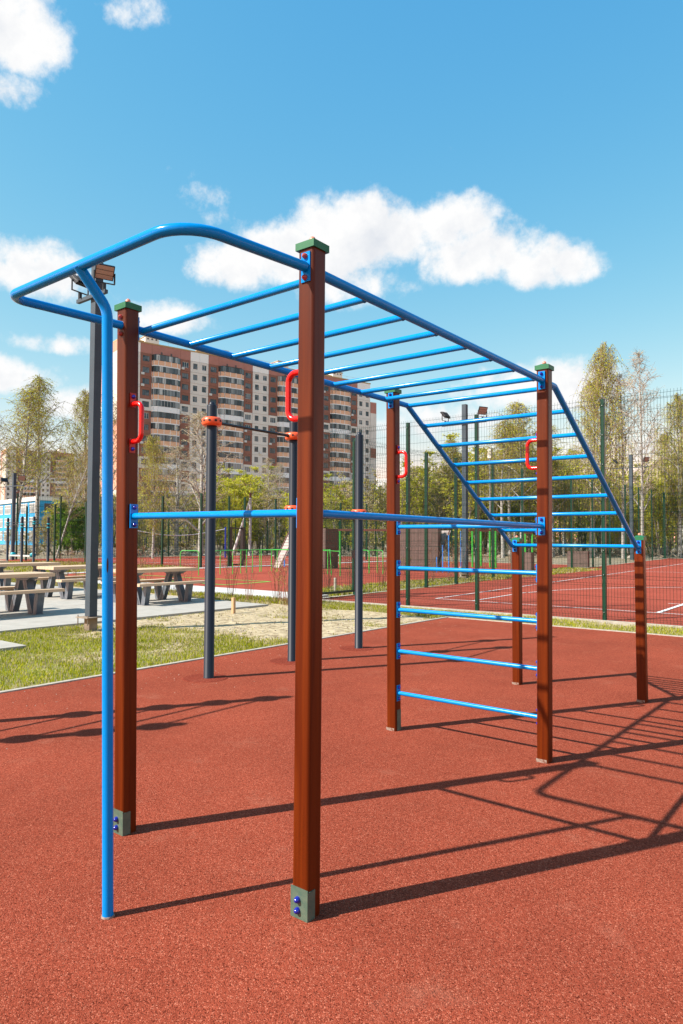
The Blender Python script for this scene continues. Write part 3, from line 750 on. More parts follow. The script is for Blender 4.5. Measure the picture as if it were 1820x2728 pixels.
# ================================================================== FENCES
def wire_panel(w, h, bends, step=.055, r=.0027, bd=.03, rs=.2, detail=True):
    mb = MB(); n_ = int(round(w/step)); zs = [(0,0)]
    for zb in bends: zs += [(zb-.05,0),(zb,bd),(zb+.05,0)] if detail else []
    zs.append((h,0)); zs = sorted(zs)
    for i in range(n_):
        x = (i+.5)*w/n_
        mb.tube([(x, -d, z) for z, d in zs], r, 3, cap=False, sm=False)
    z = .03; hz = []
    while z < h-.02: hz.append(z); z += rs
    for zb in bends: hz += [zb-.05, zb+.05]
    for z in hz: mb.tube([(0.02,r,z),(w-.02,r,z)], r, 3, cap=False, sm=False)
    me = mb.mesh('wire_panel', 'fence_wire'); return me
PW = 2.46
near_me = wire_panel(PW, 4.16, [.12,.72,1.28,1.93,2.25,2.85,3.41,4.06])
far_me = wire_panel(PW, 4.0, [.7,1.9,2.8,3.9], step=.1, r=.006, rs=.4)
def post_mesh(h, w=.06, d=.08, clips=True):
    mb = MB(); mb.box(-w/2, w/2, -d/2, d/2, -.05, h)
    return mb.mesh('fence_post', 'fence_green')
pm = post_mesh(1.0); pm_thick = post_mesh(1.0, .09, .09)
clipm = MB(); 
clipm.obox((0,0,0), (.018,0,0), (0,.006,0), (0,0,.02), 0); clipm.lathe((0,-.006,0), [(.008,0),(.006,-.008)], 8, 1, axis='y')
clip_me = clipm.mesh('clip', ['fence_green', 'galvanised'])
def fence(name, label, pts, hs, panel_me, ph, clips=False, posts_at=None, panels=True, thick=False):
    """pts: post positions; hs: heights"""
    t = thing(name, label, 'fence', (pts[0][0], pts[0][1], 0))
    o0 = Vector((pts[0][0], pts[0][1], 0))
    for i, (p, h) in enumerate(zip(pts, hs)):
        q = pts[min(i+1, len(pts)-1)]; q0 = pts[max(i-1, 0)] if i == len(pts)-1 else p
        a = math.atan2(q[1]-q0[1], q[0]-q0[0])
        po = put('fence_post', pm_thick if thick else pm, t, (p[0]-o0.x, p[1]-o0.y, 0), (0,0,a), (1,1,h))
        if clips:
            nrm = Vector((math.sin(a), -math.cos(a), 0))
            for z in (.16,.85,1.3,1.95,2.3,2.9,3.45,4.0):
                c_ = put('clip', clip_me, po, (0,-.044,z/h), (0,0,0), (1,1,1/h))
        if i < len(pts)-1 and panels:
            ln = math.hypot(q[0]-p[0], q[1]-p[1]); a = math.atan2(q[1]-p[1], q[0]-p[0])
            nrm = Vector((math.sin(a), -math.cos(a), 0))*.05
            w_ = put('wire_panel', panel_me, t, (p[0]-o0.x+nrm.x, p[1]-o0.y+nrm.y, .02), (0,0,a), (ln/PW, 1, (h+.02)/ph)); w_['kind'] = 'stuff'
    return t
fence('mesh_fence', 'green wire mesh fence along the near side of the ball court', [(-9.28,10.95),(-6.66,11.0),(-4.95,11.0),(-2.34,11.0),(.15,11.0),(2.6,11.0),(5.1,11.0),(7.6,11.0)], [4.12]*8, near_me, 4.16, clips=True)
side = [(-9.38,12.62),(-9.45,14.5),(-9.52,16.45),(-9.68,18.62),(-9.9,20.4),(-10.08,22.2),(-10.47,25.8),(-10.7,29.3),(-10.95,32.9),(-11.5,37.7),(-11.8,41.7),(-12.1,46.0),(-12.6,51.0),(-12.75,55.1),(-13.3,61.0)]
sh = [4.19,4.19,4.22,4.26,4.32,4.4,4.55,4.65,4.78,4.98,5.1,5.25,5.4,5.5,5.65]
keep = [0,2,3,5,6,8,9,10,11,12,13,14]
fence('mesh_fence', 'green wire mesh fence running away along the left side of the ball court', [side[i] for i in keep], [sh[i] for i in keep], near_me, 4.16, thick=True)
fence('mesh_fence', 'green wire mesh fence closing the far end of the ball court', [(-13.3+3.2*i,61.3+.1*i) for i in range(9)], [5.6]*9, far_me, 4.0, thick=True)
# gate between the corner post and the side fence
g = thing('mesh_gate', 'green wire mesh gate with a black lock box at the court corner', 'gate', (-9.33,11.12,0))
for y in (0, 1.36): MB().box(-.03,.03,y-.03,y+.03,.1,4.0 if y == 0 else 4.1).build('frame_post', 'fence_green', g)
MB().box(-.025,.025,.03,1.33,.1,.16).build('bottom_rail', 'fence_green', g)
MB().box(-.025,.025,.03,1.33,2.0,2.05).build('top_rail', 'fence_green', g)
k = MB(); k.box(.03,.09,1.24,1.42,.98,1.2); k.box(.09,.13,1.2,1.3,1.13,1.16); k.build('lock', 'black_steel', g)
w_ = put('wire_panel', near_me, g, (0,.02,.16), (0,0,R(90)), (1.3/PW,1,1.86/4.16)); w_['kind'] = 'stuff'
# far fences round the second court
midp = [(-26.1,21.4),(-29.45,21.5),(-32.9,21.3),(-36.2,21.0),(-39.6,20.9),(-43.0,20.8)]
fence('mesh_fence', 'green wire mesh fence behind the picnic tables, in front of the running track', midp, [3.85,3.82,3.75,3.7,3.65,3.6], far_me, 4.0, thick=True)
fence('mesh_fence', 'green wire mesh fence beside the black framed gate', [(-26.1,21.4),(-26.3,23.5)], [3.8,3.8], far_me, 4.0, thick=True)
fence('mesh_fence', 'green wire mesh fence beyond the black framed gate, behind the slatted ramp', [(-26.6,24.95),(-28.3,29.2),(-28.1,32.4),(-28.2,35.6),(-28.3,38.8)], [3.85,4.0,4.0,4.05,4.1], far_me, 4.0, thick=True)
gg = thing('framed_gate', 'black framed gate in the green fence beyond the green bars', 'gate', (-26.36,23.55,0), math.atan2(1.35,-.2))
for x in (.1, 1.2): MB().box(x-.09,x+.09,-.09,.09,0,2.15).build('gate_jamb', 'black_steel', gg)
MB().box(.19,1.11,-.03,.03,2.05,2.12).build('gate_lintel', 'black_steel', gg); MB().box(.19,1.11,-.03,.03,.05,.13).build('gate_sill', 'black_steel', gg)
fp = [(-45.5,21.4),(-46.2,25.0),(-47.0,28.5),(-47.4,32.2),(-47.8,36.0),(-48,40.0)]
fence('mesh_fence', 'far green mesh fence at the left under the birches', fp, [4.6]*6, far_me, 4.0, thick=True)
fp = [(-48,40.0),(-45.6,41.9),(-43.2,43.6),(-40.6,45.6),(-37.9,47.6),(-35.2,49.6),(-32.4,51.6),(-29.6,53.6)]
fence('mesh_fence', 'far green mesh fence behind the volleyball net', fp, [3.2]*8, far_me, 4.0, thick=True)
lowp = [at(x, 1462, 74)*1 for x in range(300, 1900, 90)]
fence('low_fence', 'low green mesh fence at the edge of the woods', [(p.x, p.y) for p in lowp], [2.2]*len(lowp), far_me, 4.0, thick=True)

# ================================================================== PLAYGROUND KIT
def bars(label, runs, legs, m='lime_paint', r=.018, cat='exercise bars', group='green exercise bars'):
    o0 = Vector(runs[0][0]); o0.z = 0
    t = thing('exercise_bars', label, cat, o0, 0, group)
    for rn in runs: MB().tube([Vector(p)-o0 for p in fillet(rn, .12, 5)], r, 8).build('rail', m, t)
    for x, y, z in legs: MB().tube([Vector((x,y,0))-o0, Vector((x,y,z))-o0], r, 8).build('leg', m, t)
    return t
bars('single green hoop rail standing nearest the picnic tables', [[(-20.95,16.0,0),(-20.95,16.0,1.0),(-20.23,16.36,1.0),(-20.23,16.36,0)]], [])
bars('long green double exercise rail on the red playground, behind the bare shrubs', [[(-19.77,16.8,0),(-19.77,16.8,1.0),(-20.6,20.2,1.0),(-18.4,21.6,1.0),(-15.7,19.9,1.0),(-15.7,19.9,0)], [(-20.22,17.5,0),(-20.22,17.5,1.0),(-20.93,21.3,1.0),(-18.6,22.8,1.0),(-16.4,20.1,1.0),(-16.3,20.08,0)]],
     [(-20.0,18.0,1.0),(-20.3,18.75,1.0),(-20.2,19.0,1.0),(-20.45,19.6,1.0),(-20.6,20.2,1.0),(-20.8,20.5,1.0),(-20.28,21.0,1.0),(-20.93,21.3,1.0),(-18.4,21.6,1.0),(-17.1,20.8,1.0)])
bars('short green exercise rail behind the court gate', [[(-16.5,23.0,0),(-16.5,23.0,1.02),(-15.48,22.6,1.02),(-15.48,22.6,0)], [(-17.0,22.5,0),(-17.0,22.5,1.02),(-15.95,22.2,1.02),(-15.95,22.2,0)]], [(-15.95,22.83,1.0)])
def brown_box(x, y, w, d, h, label, rz=0):
    t = thing('brown_box', label, 'play wall', (x,y,0), rz, 'brown climbing walls of the playground')
    n_ = max(3, int(w/.3))
    for k in range(n_):
        x0 = -w/2+w*k/n_; MB().box(x0+.004, x0+w/n_-.004, -d/2, -d/2+.05, .02, h).build('board', 'board_brown', t)
    MB().box(-w/2+.01, w/2-.01, -d/2+.05, d/2, .02, h-.01).build('box_body', 'beam_brown', t)
    return t
brown_box(-20.9,25.4,.5,1.2,2.05, 'narrow brown play wall seen through the court gate', .1)
brown_box(-16.3,26.4,2.5,1.0,2.06, 'broad brown play wall behind the sloping slatted ramp', .35)
brown_box(-12.55,30.5,1.0,.8,.9, 'low brown play box right of the lamp post in the court fence', .2)
brown_box(-11.9,36.5,1.1,.8,.9, 'low brown play box farthest back on the playground', .2)
def ramp(a, b, w, label, legs, lm='park_blue'):
    a = Vector(a); b = Vector(b); t = thing('slatted_ramp', label, 'ramp', (a.x, a.y, 0)); o0 = Vector((a.x, a.y, 0))
    d = (b-a); n_ = int(d.length/.19); dn = d.normalized(); s_ = Vector((1,0,0)); 
    s_ = (s_ - dn*s_.dot(dn)).normalized(); up_ = dn.cross(s_)
    for k in range(n_):
        c = a+dn*(k+.5)*(d.length/n_)-o0; MB().obox(c, dn*d.length/n_*.44, s_*w/2, up_*.012).build('slat', 'ramp_brown', t)
    for sg in (-1,1): MB().bar(a+s_*sg*w*.4-o0-up_*.03, b+s_*sg*w*.4-o0-up_*.03, .04).build('stringer', 'beam_brown', t)
    for x, y, z in legs: MB().tube([Vector((x,y,0))-o0, Vector((x,y,z))-o0], .03, 8).build('leg', lm, t)
    return t
ra = G(736,1513); rb = ra+Vector((0,1.3,1.95))
ramp(ra, rb, .62, 'slatted brown ramp leaning up behind the second graphite post', [(*G(758,1510).xy,.9),(*G(787,1511).xy,1.7),(*G(800,1508).xy,1.7)])
ra = G(1150,1522); rb = ra+Vector((0,1.3,1.95))
ramp(ra, rb, .62, 'slatted brown ramp on blue legs leaning against the broad brown play wall', [(*G(1164,1525).xy,.7),(*G(1180,1525).xy,1.25),(*G(1196,1526).xy,1.7),(*G(1213,1524).xy,1.95),(*G(1228,1510).xy,2.0)])
def goalpost(label, legs, z, bm_, seg=None):
    p0 = Vector((legs[0][0], legs[0][1], 0)); t = thing('green_post_frame', label, 'play frame', p0, 0, 'green legged play frames')
    for x, y in legs: MB().tube([Vector((x,y,0))-p0, Vector((x,y,z))-p0], .055, 10).build('leg', 'lime_paint', t)
    for a, b in bm_: MB().bar(Vector((*a,z+.05))-p0, Vector((*b,z+.05))-p0, .1, .12).build('beam', 'beam_brown', t)
    return t
goalpost('play frame with green leg and long brown beam, behind the court gate', [G(906,1505).xy[:], G(1062,1508).xy[:]], 1.98, [(G(880,1506).xy[:], G(1066,1508).xy[:])])
goalpost('play frame with green legs under a brown deck behind the court fence', [G(1259,1511).xy[:], G(1277,1512).xy[:], G(1282,1508).xy[:], G(1306,1512).xy[:], G(1321,1513).xy[:]], 1.98, [(G(1250,1510).xy[:], G(1330,1510).xy[:]), (G(1250,1507).xy[:], G(1330,1507).xy[:])])
goalpost('pair of thin green play posts farthest right on the playground', [G(1400,1503).xy[:], G(1419,1503).xy[:]], 1.9, [(G(1399,1503).xy[:], G(1420,1503).xy[:])])
# cyan-clamped pull-up bars at the far left
def cal():
    xy = [G(19,1496).xy[:], G(57,1501).xy[:], G(89,1501).xy[:], G(127,1500).xy[:]]
    H_ = [2.8,2.75,2.75,2.8]
    t = pull_up_set('pull_up_bars', 'dark pull-up posts with cyan clamps beyond the picnic tables at the far left', [tuple(p) for p in xy], [(0,1,2.3),(1,3,2.12),(0,2,2.45),(2,3,2.33)], 2.78, 'cyan_plastic', .075)
cal()
b_ = thing('workout_bench', 'low bench with cyan fittings between the cyan-clamped posts', 'bench', G(60,1499))
MB().box(-1.2,1.2,-.2,.2,.38,.46).build('seat', 'concrete_pale', b_)
for x in (-1.2,1.2): MB().lathe((x,0,.35), [(.1,0),(.16,.05),(.16,.2),(.1,.26)], 10).build('end_fitting', 'cyan_plastic', b_)
# volleyball net
vp = G(600,1485.5); vn = thing('volleyball_net', 'volleyball net with white top tape and blue post on the far court', 'net', vp)
MB().tube([(0,0,0),(0,0,2.45)], .07, 8).build('net_post', 'net_blue', vn)
q1 = G(330,1487)-vp
MB().tube([(q1.x,q1.y,0),(q1.x,q1.y,2.45)], .07, 8).build('net_post', 'net_blue', vn)
pts = []
for i in range(13):
    t = i/12; pts.append((q1.x*t, q1.y*t, 2.3-.55*math.sin(math.pi*t)))
MB().tube(pts, .035, 5).build('tape', 'net_white', vn)
nm = MB()
for i in range(60):
    t = i/59; z1 = 2.3-.55*math.sin(math.pi*t); nm.tube([(q1.x*t,q1.y*t,z1-.95),(q1.x*t,q1.y*t,z1)], .006, 3, cap=False)
for k in range(8):
    nm.tube([(p[0],p[1],p[2]-.12*k-.1) for p in pts], .006, 3, cap=False)
o = nm.build('net_mesh', 'black_steel', vn); o['kind'] = 'stuff'
# stakes
for x, y, lb in ((462,1633,'short raw timber stake at the slab corner by the bare shrubs'),(0,0,0)):
    if lb:
        p = G(622,1632); t = MB(); t.box(p.x-.03,p.x+.03,p.y-.03,p.y+.03,-.03,.3); tag(t.build('wooden_stake', 'raw_timber'), lb, 'stake')
p = G(893,1580); t = MB(); t.box(p.x-.03,p.x+.03,p.y-.03,p.y+.03,-.03,.42); tag(t.build('wooden_stake', 'kerb_pale'), 'pale timber stake in the grass behind the court gate', 'stake')
p = G(1228,1541); t = MB(); t.box(p.x-.04,p.x+.04,p.y-.04,p.y+.04,-.03,.45); tag(t.build('wooden_stake', 'kerb_pale'), 'pale timber stake at the foot of the grey lamp post behind the fence', 'stake')
# utility pole with strut
p = at(666,1452,62); p.z = 0; up_ = thing('utility_pole', 'pale concrete utility pole with a slanting strut before the woods', 'utility pole', p)
MB().tube([(0,0,-.2),(0,0,5.2)], [.15,.1], 8).build('pole', 'utility_concrete', up_)
MB().tube([(0,0,5.2),(0,0,5.65)], .1, 8).build('pole_top', 'beam_brown', up_)
st = at(618,1450,62)-p; MB().tube([(st.x,st.y,-.2),(0,0,5.1)], [.13,.09], 8).build('strut', 'utility_concrete', up_)
for sx, top, D, rr, nm_, lb in ((1640,1160,140,.5,'white_mast','thick white mast rising among the right-hand birches'),(1627,1180,150,.3,'white_mast','thin white mast left of the thick one among the right-hand birches'),(1306,1192,60,.07,'aerial_mast','thin grey mast with a white aerial box behind the sloping ladder')):
    p = at(sx,1440,D); t = thing(nm_, lb, 'mast', (p.x,p.y,0)); h = at(sx,top,D).z
    MB().tube([(0,0,0),(0,0,h)], rr, 8).build('shaft', 'school_white' if rr > .2 else 'galvanised', t)
    if rr < .2: MB().box(-.14,.14,-.14,.14,h-.9,h-.1).build('aerial_box', 'school_white', t)

# ================================================================== APARTMENT BLOCKS
FH = 2.86
def panel_with_windows(w, h, wins, m, g=.03):
    """wall panel in the x-z plane (x 0..w, z 0..h), front at y=-.12, with window openings [(x0,x1,z0,z1)]"""
    mb = MB(); xs = sorted({g, w-g, *[a for wn in wins for a in wn[:2]]}); zs = sorted({g, h-g, *[a for wn in wins for a in wn[2:]]})
    for i in range(len(xs)-1):
        for j in range(len(zs)-1):
            cx_, cz_ = (xs[i]+xs[i+1])/2, (zs[j]+zs[j+1])/2
            if any(a < cx_ < b and c < cz_ < d for a, b, c, d in wins): continue
            mb.poly([(xs[i],-.12,zs[j]),(xs[i+1],-.12,zs[j]),(xs[i+1],-.12,zs[j+1]),(xs[i],-.12,zs[j+1])])
    for a, b, c, d in wins + [(g,w-g,g,h-g)]:
        y1 = 0.0
        for p_, q_ in (((a,c),(b,c)),((b,c),(b,d)),((b,d),(a,d)),((a,d),(a,c))):
            mb.poly([(p_[0],-.12,p_[1]),(q_[0],-.12,q_[1]),(q_[0],y1,q_[1]),(p_[0],y1,p_[1])])
    return mb.mesh('wall_panel', m)
def window_mesh(w, h, n_, fm='window_frame', gm='pane_glass'):
    mb = MB(); f = .06
    mb.poly([(0,-.03,0),(w,-.03,0),(w,-.03,h),(0,-.03,h)], 1)
    for i in range(n_+1):
        x = i*w/n_; mb.box(max(0,x-f/2), min(w,x+f/2), -.07, -.035, 0, h)
    mb.box(f/2, w-f/2, -.0698, -.0352, 0, f); mb.box(f/2, w-f/2, -.0698, -.0352, h-f, h)
    return mb.mesh('window', [fm, gm])
BAYS = [('A',2.95),('B',7.6),('A',2.75),('G',5.1)]
win3 = window_mesh(1.75,1.45,3); win2 = window_mesh(1.2,1.45,2); win2w = window_mesh(1.2,1.45,2,'window_frame_white'); win3w = window_mesh(1.75,1.45,3,'window_frame_white')
PM = {}
for w in (2.95,2.75):
    for c in ('wall_brown','wall_grey'):
        x0 = (w-1.75)/2; PM['A',w,c] = panel_with_windows(w, FH, [(x0,x0+1.75,.85,2.3)], c)
PM['G'] = panel_with_windows(5.1, FH, [(.75,1.95,.85,2.3),(3.3,4.5,.85,2.3)], 'wall_grey')
def balcony_parts(w, d=1.15, c=1.3):
    pl = [(.05,0),(.05+.25,-d*.55),(c,-d),(w-c,-d),(w-.3,-d*.55),(w-.05,0)]
    base = MB(); b = len(base.v)
    for z in (-.1,.12): base.v += [(x, y*1.02, z) for x, y in pl]
    n_ = len(pl); base.face(tuple(range(n_))); base.face(tuple(range(n_, 2*n_)))
    for i in range(n_-1): base.face((i, i+1, i+1+n_, i+n_))
    for i in range(n_-1):
        a, q = Vector((*pl[i],0)), Vector((*pl[i+1],0)); L_ = (q-a).length; k = max(1, round(L_/1.7)) if i == 2 else 1
        for j in range(k+1):
            p = a.lerp(q, j/k); base.box(p.x-.06, p.x+.06, p.y-.05, p.y+.05, .12, 1.33)
    s_ = MB(); gl_ = MB()
    for i in range(n_-1):
        a, q = Vector((*pl[i],0)), Vector((*pl[i+1],0)); dn = (q-a).normalized(); nn = Vector((dn.y,-dn.x,0))
        s_.poly([a+Vector((0,0,.12)), q+Vector((0,0,.12)), q+Vector((0,0,1.26)), a+Vector((0,0,1.26))])
        gl_.poly([a+Vector((0,0,1.35)), q+Vector((0,0,1.35)), q+Vector((0,0,FH-.12)), a+Vector((0,0,FH-.12))], 1)
        L_ = (q-a).length; k = max(1, round(L_/.8))
        for j in range(k+1):
            p = a.lerp(q, j/k)+nn*.02; gl_.box(p.x-.025, p.x+.025, p.y-.025, p.y+.025, 1.35, FH-.12, 0)
    top = MB()
    return base.mesh('balcony','parapet_white'), s_.mesh('parapet','parapet_peach'), s_.mesh('parapet','parapet_white'), gl_.mesh('glazing',['window_frame_white','balcony_glass']), gl_.mesh('glazing',['window_frame','balcony_glass'])
BAL = balcony_parts(7.6)
ac_me = MB().box(0,.75,-.35,-.02,0,.55).mesh('air_conditioner', 'aircon_white')
def tower(label, c0, c1, depth, floors, sections, side_sign, seed, lead=5.1):
    c0 = Vector(c0); c1 = Vector(c1); u = (c1-c0); u.z = 0; L_ = u.length; a = math.atan2(u.y, u.x)
    rnd = random.Random(seed); z0 = c0.z
    t = thing('apartment_block', label, 'apartment block', (c0.x, c0.y, 0), a)
    nat = lead + sections*sum(w for _, w in BAYS); k = L_/nat      # stretch the bays to the length
    top = z0; H = floors*FH
    base_h = top - 2.75 - H
    # body
    b = MB(); b.box(0, L_, .0, depth, 0, top-.3); b.build('core', 'joint_grey', t)
    # roof
    r_ = MB(); r_.box(-.15, L_+.15, -.2, depth+.15, top-.3, top); r_.build('roof_edge', 'roof_trim', t)
    x = 0; seq = [('G', lead)] + BAYS*sections
    for bi, (kind, w) in enumerate(seq):
        wk = w*k
        for f in range(floors):
            z = base_h + f*FH; ft = floors-1-f
            pale = ft in (4, 9, 14)
            if kind == 'A':
                c = 'wall_grey' if pale or ft > 10 and bi % 3 == 0 else 'wall_brown'
                o = put('wall_panel', PM['A',w,c], t, (x,0,z), scale=(k,1,1))
                put('window', win3w if rnd.random() < .15 else win3, o, ((w-1.75)/2,0,.85))
                if rnd.random() < .16: put('air_conditioner', ac_me, o, (.2,-.14,.25))
            elif kind == 'G':
                o = put('wall_panel', PM['G'], t, (x,0,z), scale=(k,1,1))
                for xx in (.75,3.3): put('window', win2w if rnd.random() < .15 else win2, o, (xx,0,.85))
                if rnd.random() < .1: put('air_conditioner', ac_me, o, (2.2,-.14,.3))
            else:
                o = put('balcony', BAL[0], t, (x,-.02,z), scale=(k,1,1))
                put('parapet', BAL[2] if pale else BAL[1], o); put('glazing', BAL[3] if rnd.random() < .25 else BAL[4], o)
        # attic band
        zz = base_h+H; m_ = 'wall_white' if kind == 'G' else 'wall_pink'
        n2 = 2 if kind == 'G' else 1
        for j in range(n2):
            at_ = MB(); at_.box(x+.02+wk*j/n2, x+wk*(j+1)/n2-.02, -.12, 0, zz+.02, top-.32); at_.build('attic_panel', m_, t)
        if kind == 'B':
            at_ = MB(); at_.box(x+wk*.3,x+wk*.36,-.14,-.12,zz+.1,zz+.9); at_.box(x+wk*.64,x+wk*.7,-.14,-.12,zz+.1,zz+.9); at_.build('attic_vent', 'window_frame', t)
            rc = MB(); rc.v += [(x+.3,-.12,zz),(x+wk-.3,-.12,zz),(x+wk-1.3*k,-1.2,zz),(x+1.3*k,-1.2,zz)]; rc.face((0,1,2,3)); rc.build('balcony_roof', 'joint_grey', t)
        x += wk
    # end wall facing the sun: columns of panels
    cw = depth/4
    for j in range(4):
        for f in range(floors+1):
            z = base_h+f*FH; h_ = FH if f < floors else top-.3-z
            ft = floors-f
            m_ = 'wall_end'
            if f == floors or (j in (0,) and ft not in (5,6,11)) or (j == 3 and 6 < ft < 13): m_ = 'wall_salmon'
            o = MB(); o.box(-.12, 0, depth-cw*(j+1)+.02, depth-cw*j-.02, z+.02, z+h_-.02); o.build('end_panel', m_, t)
    # lift houses
    nL = sections
    for j in range(nL):
        x = L_*(j+.38)/nL
        h_ = MB(); h_.box(x, x+3.6, 3, 7, top, top+2.4, 0); h_.box(x-.2, x+3.8, 2.8, 7.2, top+2.4, top+2.6, 1)
        for q in range(3): h_.box(x+.5+1.1*q, x+.95+1.1*q, 2.97, 3, top+1.7, top+2.1, 2)
        h_.build('lift_house', ['school_white','kerb_pale','window_frame'], t)
        h_ = MB(); h_.box(x-5.5, x-.2, 3.2, 6.5, top, top+1.0, 0); h_.box(x-5.7, x-.2, 3, 6.7, top+1.0, top+1.2, 1); h_.build('roof_hatch', ['school_white','roof_trim'], t)
    rl = MB(); rl.bar((0,.3,top+.9),(L_,.3,top+.9),.05)
    for j in range(int(L_/2.5)): rl.bar((j*2.5,.3,top),(j*2.5,.3,top+.9),.05)
    rl.build('roof_railing', 'galvanised', t)
    return t
cA = at(320,899,168); cB = at(986,1024,216)
tower('tall brown and grey apartment block filling the middle of the view behind the climbing frame', cA, cB, 14.4, 16, 4, 1, 3)
lowend = thing('stair_tower', 'narrow grey stair tower at the right end of the tall apartment block', 'stair tower', (at(986,1024,216).x, at(986,1024,216).y, 0), math.atan2((cB-cA).y, (cB-cA).x))
m_ = MB(); m_.box(.15,2.6,-.05,9,0,44.5,0); m_.box(.2,2.55,-.1,-.05,41,44.3,1); m_.box(.2,2.55,-.1,-.05,27,30,2); m_.build('tower_body', ['wall_grey','wall_pink','wall_brown'], lowend)
cA = at(17,1195,365); cB = at(222,1207,388)
tower('distant brown and white apartment block behind the left birches', cA, cB, 14, 16, 2, 1, 9)
# pale distant block
p = at(1003,1290,300); pb_ = thing('apartment_block', 'pale low apartment block far off, right of the tall block', 'apartment block', (p.x,p.y,0), R(38))
m_ = MB(); m_.box(0,9,0,12,0,at(1003,1275,300).z,0); m_.build('wall', 'wall_white', pb_)
for f in range(8):
    for j in range(3):
        q = MB(); q.box(1+j*2.8,2.4+j*2.8,-.1,-.01,3+f*2.9,4.5+f*2.9); q.build('window', 'pane_glass', pb_)
# blue school
sc_c = Vector((-140.6,73.4,0)); s1 = Vector((-190,80.5,0)); s2 = Vector((-148.8,93,0))
u = (s1-sc_c); a = math.atan2(u.y, u.x)
sch = thing('school_building', 'blue and white three-storey school behind the left birches', 'school', sc_c, a)
Ls = u.length
mb = MB(); mb.box(0,Ls,-18,0,0,10.2); mb.build('wall', 'school_blue', sch)
mb = MB(); mb.box(-.3,Ls,-18.2,.35,9.6,10.5); mb.build('parapet', 'school_white', sch)
mb = MB(); mb.box(-.02,.9,.0,.12,0,9.6); mb.build('corner_pier', 'school_white', sch)
sw = MB(); sw.poly([(0,.04,0),(4,.04,0),(4,.04,2.0),(0,.04,2.0)], 1)
for i in range(6): sw.box(i*.8-.06,i*.8+.06,.05,.1,0,2.0)
for z in (0,1.35,2.0): sw.box(-.06,4.06,.05,.09,z-.06,z+.06)
mat('school_pane', (.3, .34, .36), rough=.45, c2=(.14, .17, .18), nscale=.9)
sw_me = sw.mesh('window', ['school_white','school_pane'])
for f in range(3):
    for j in range(9): put('window', sw_me, sch, (1.8+j*5.4,0,1.0+f*3.05))
mb = MB()
for f in range(3): mb.box(-.04,0,-17,-1,1.1+f*3.05,2.9+f*3.05)
mb.build('side_glazing', 'pane_glass', sch)

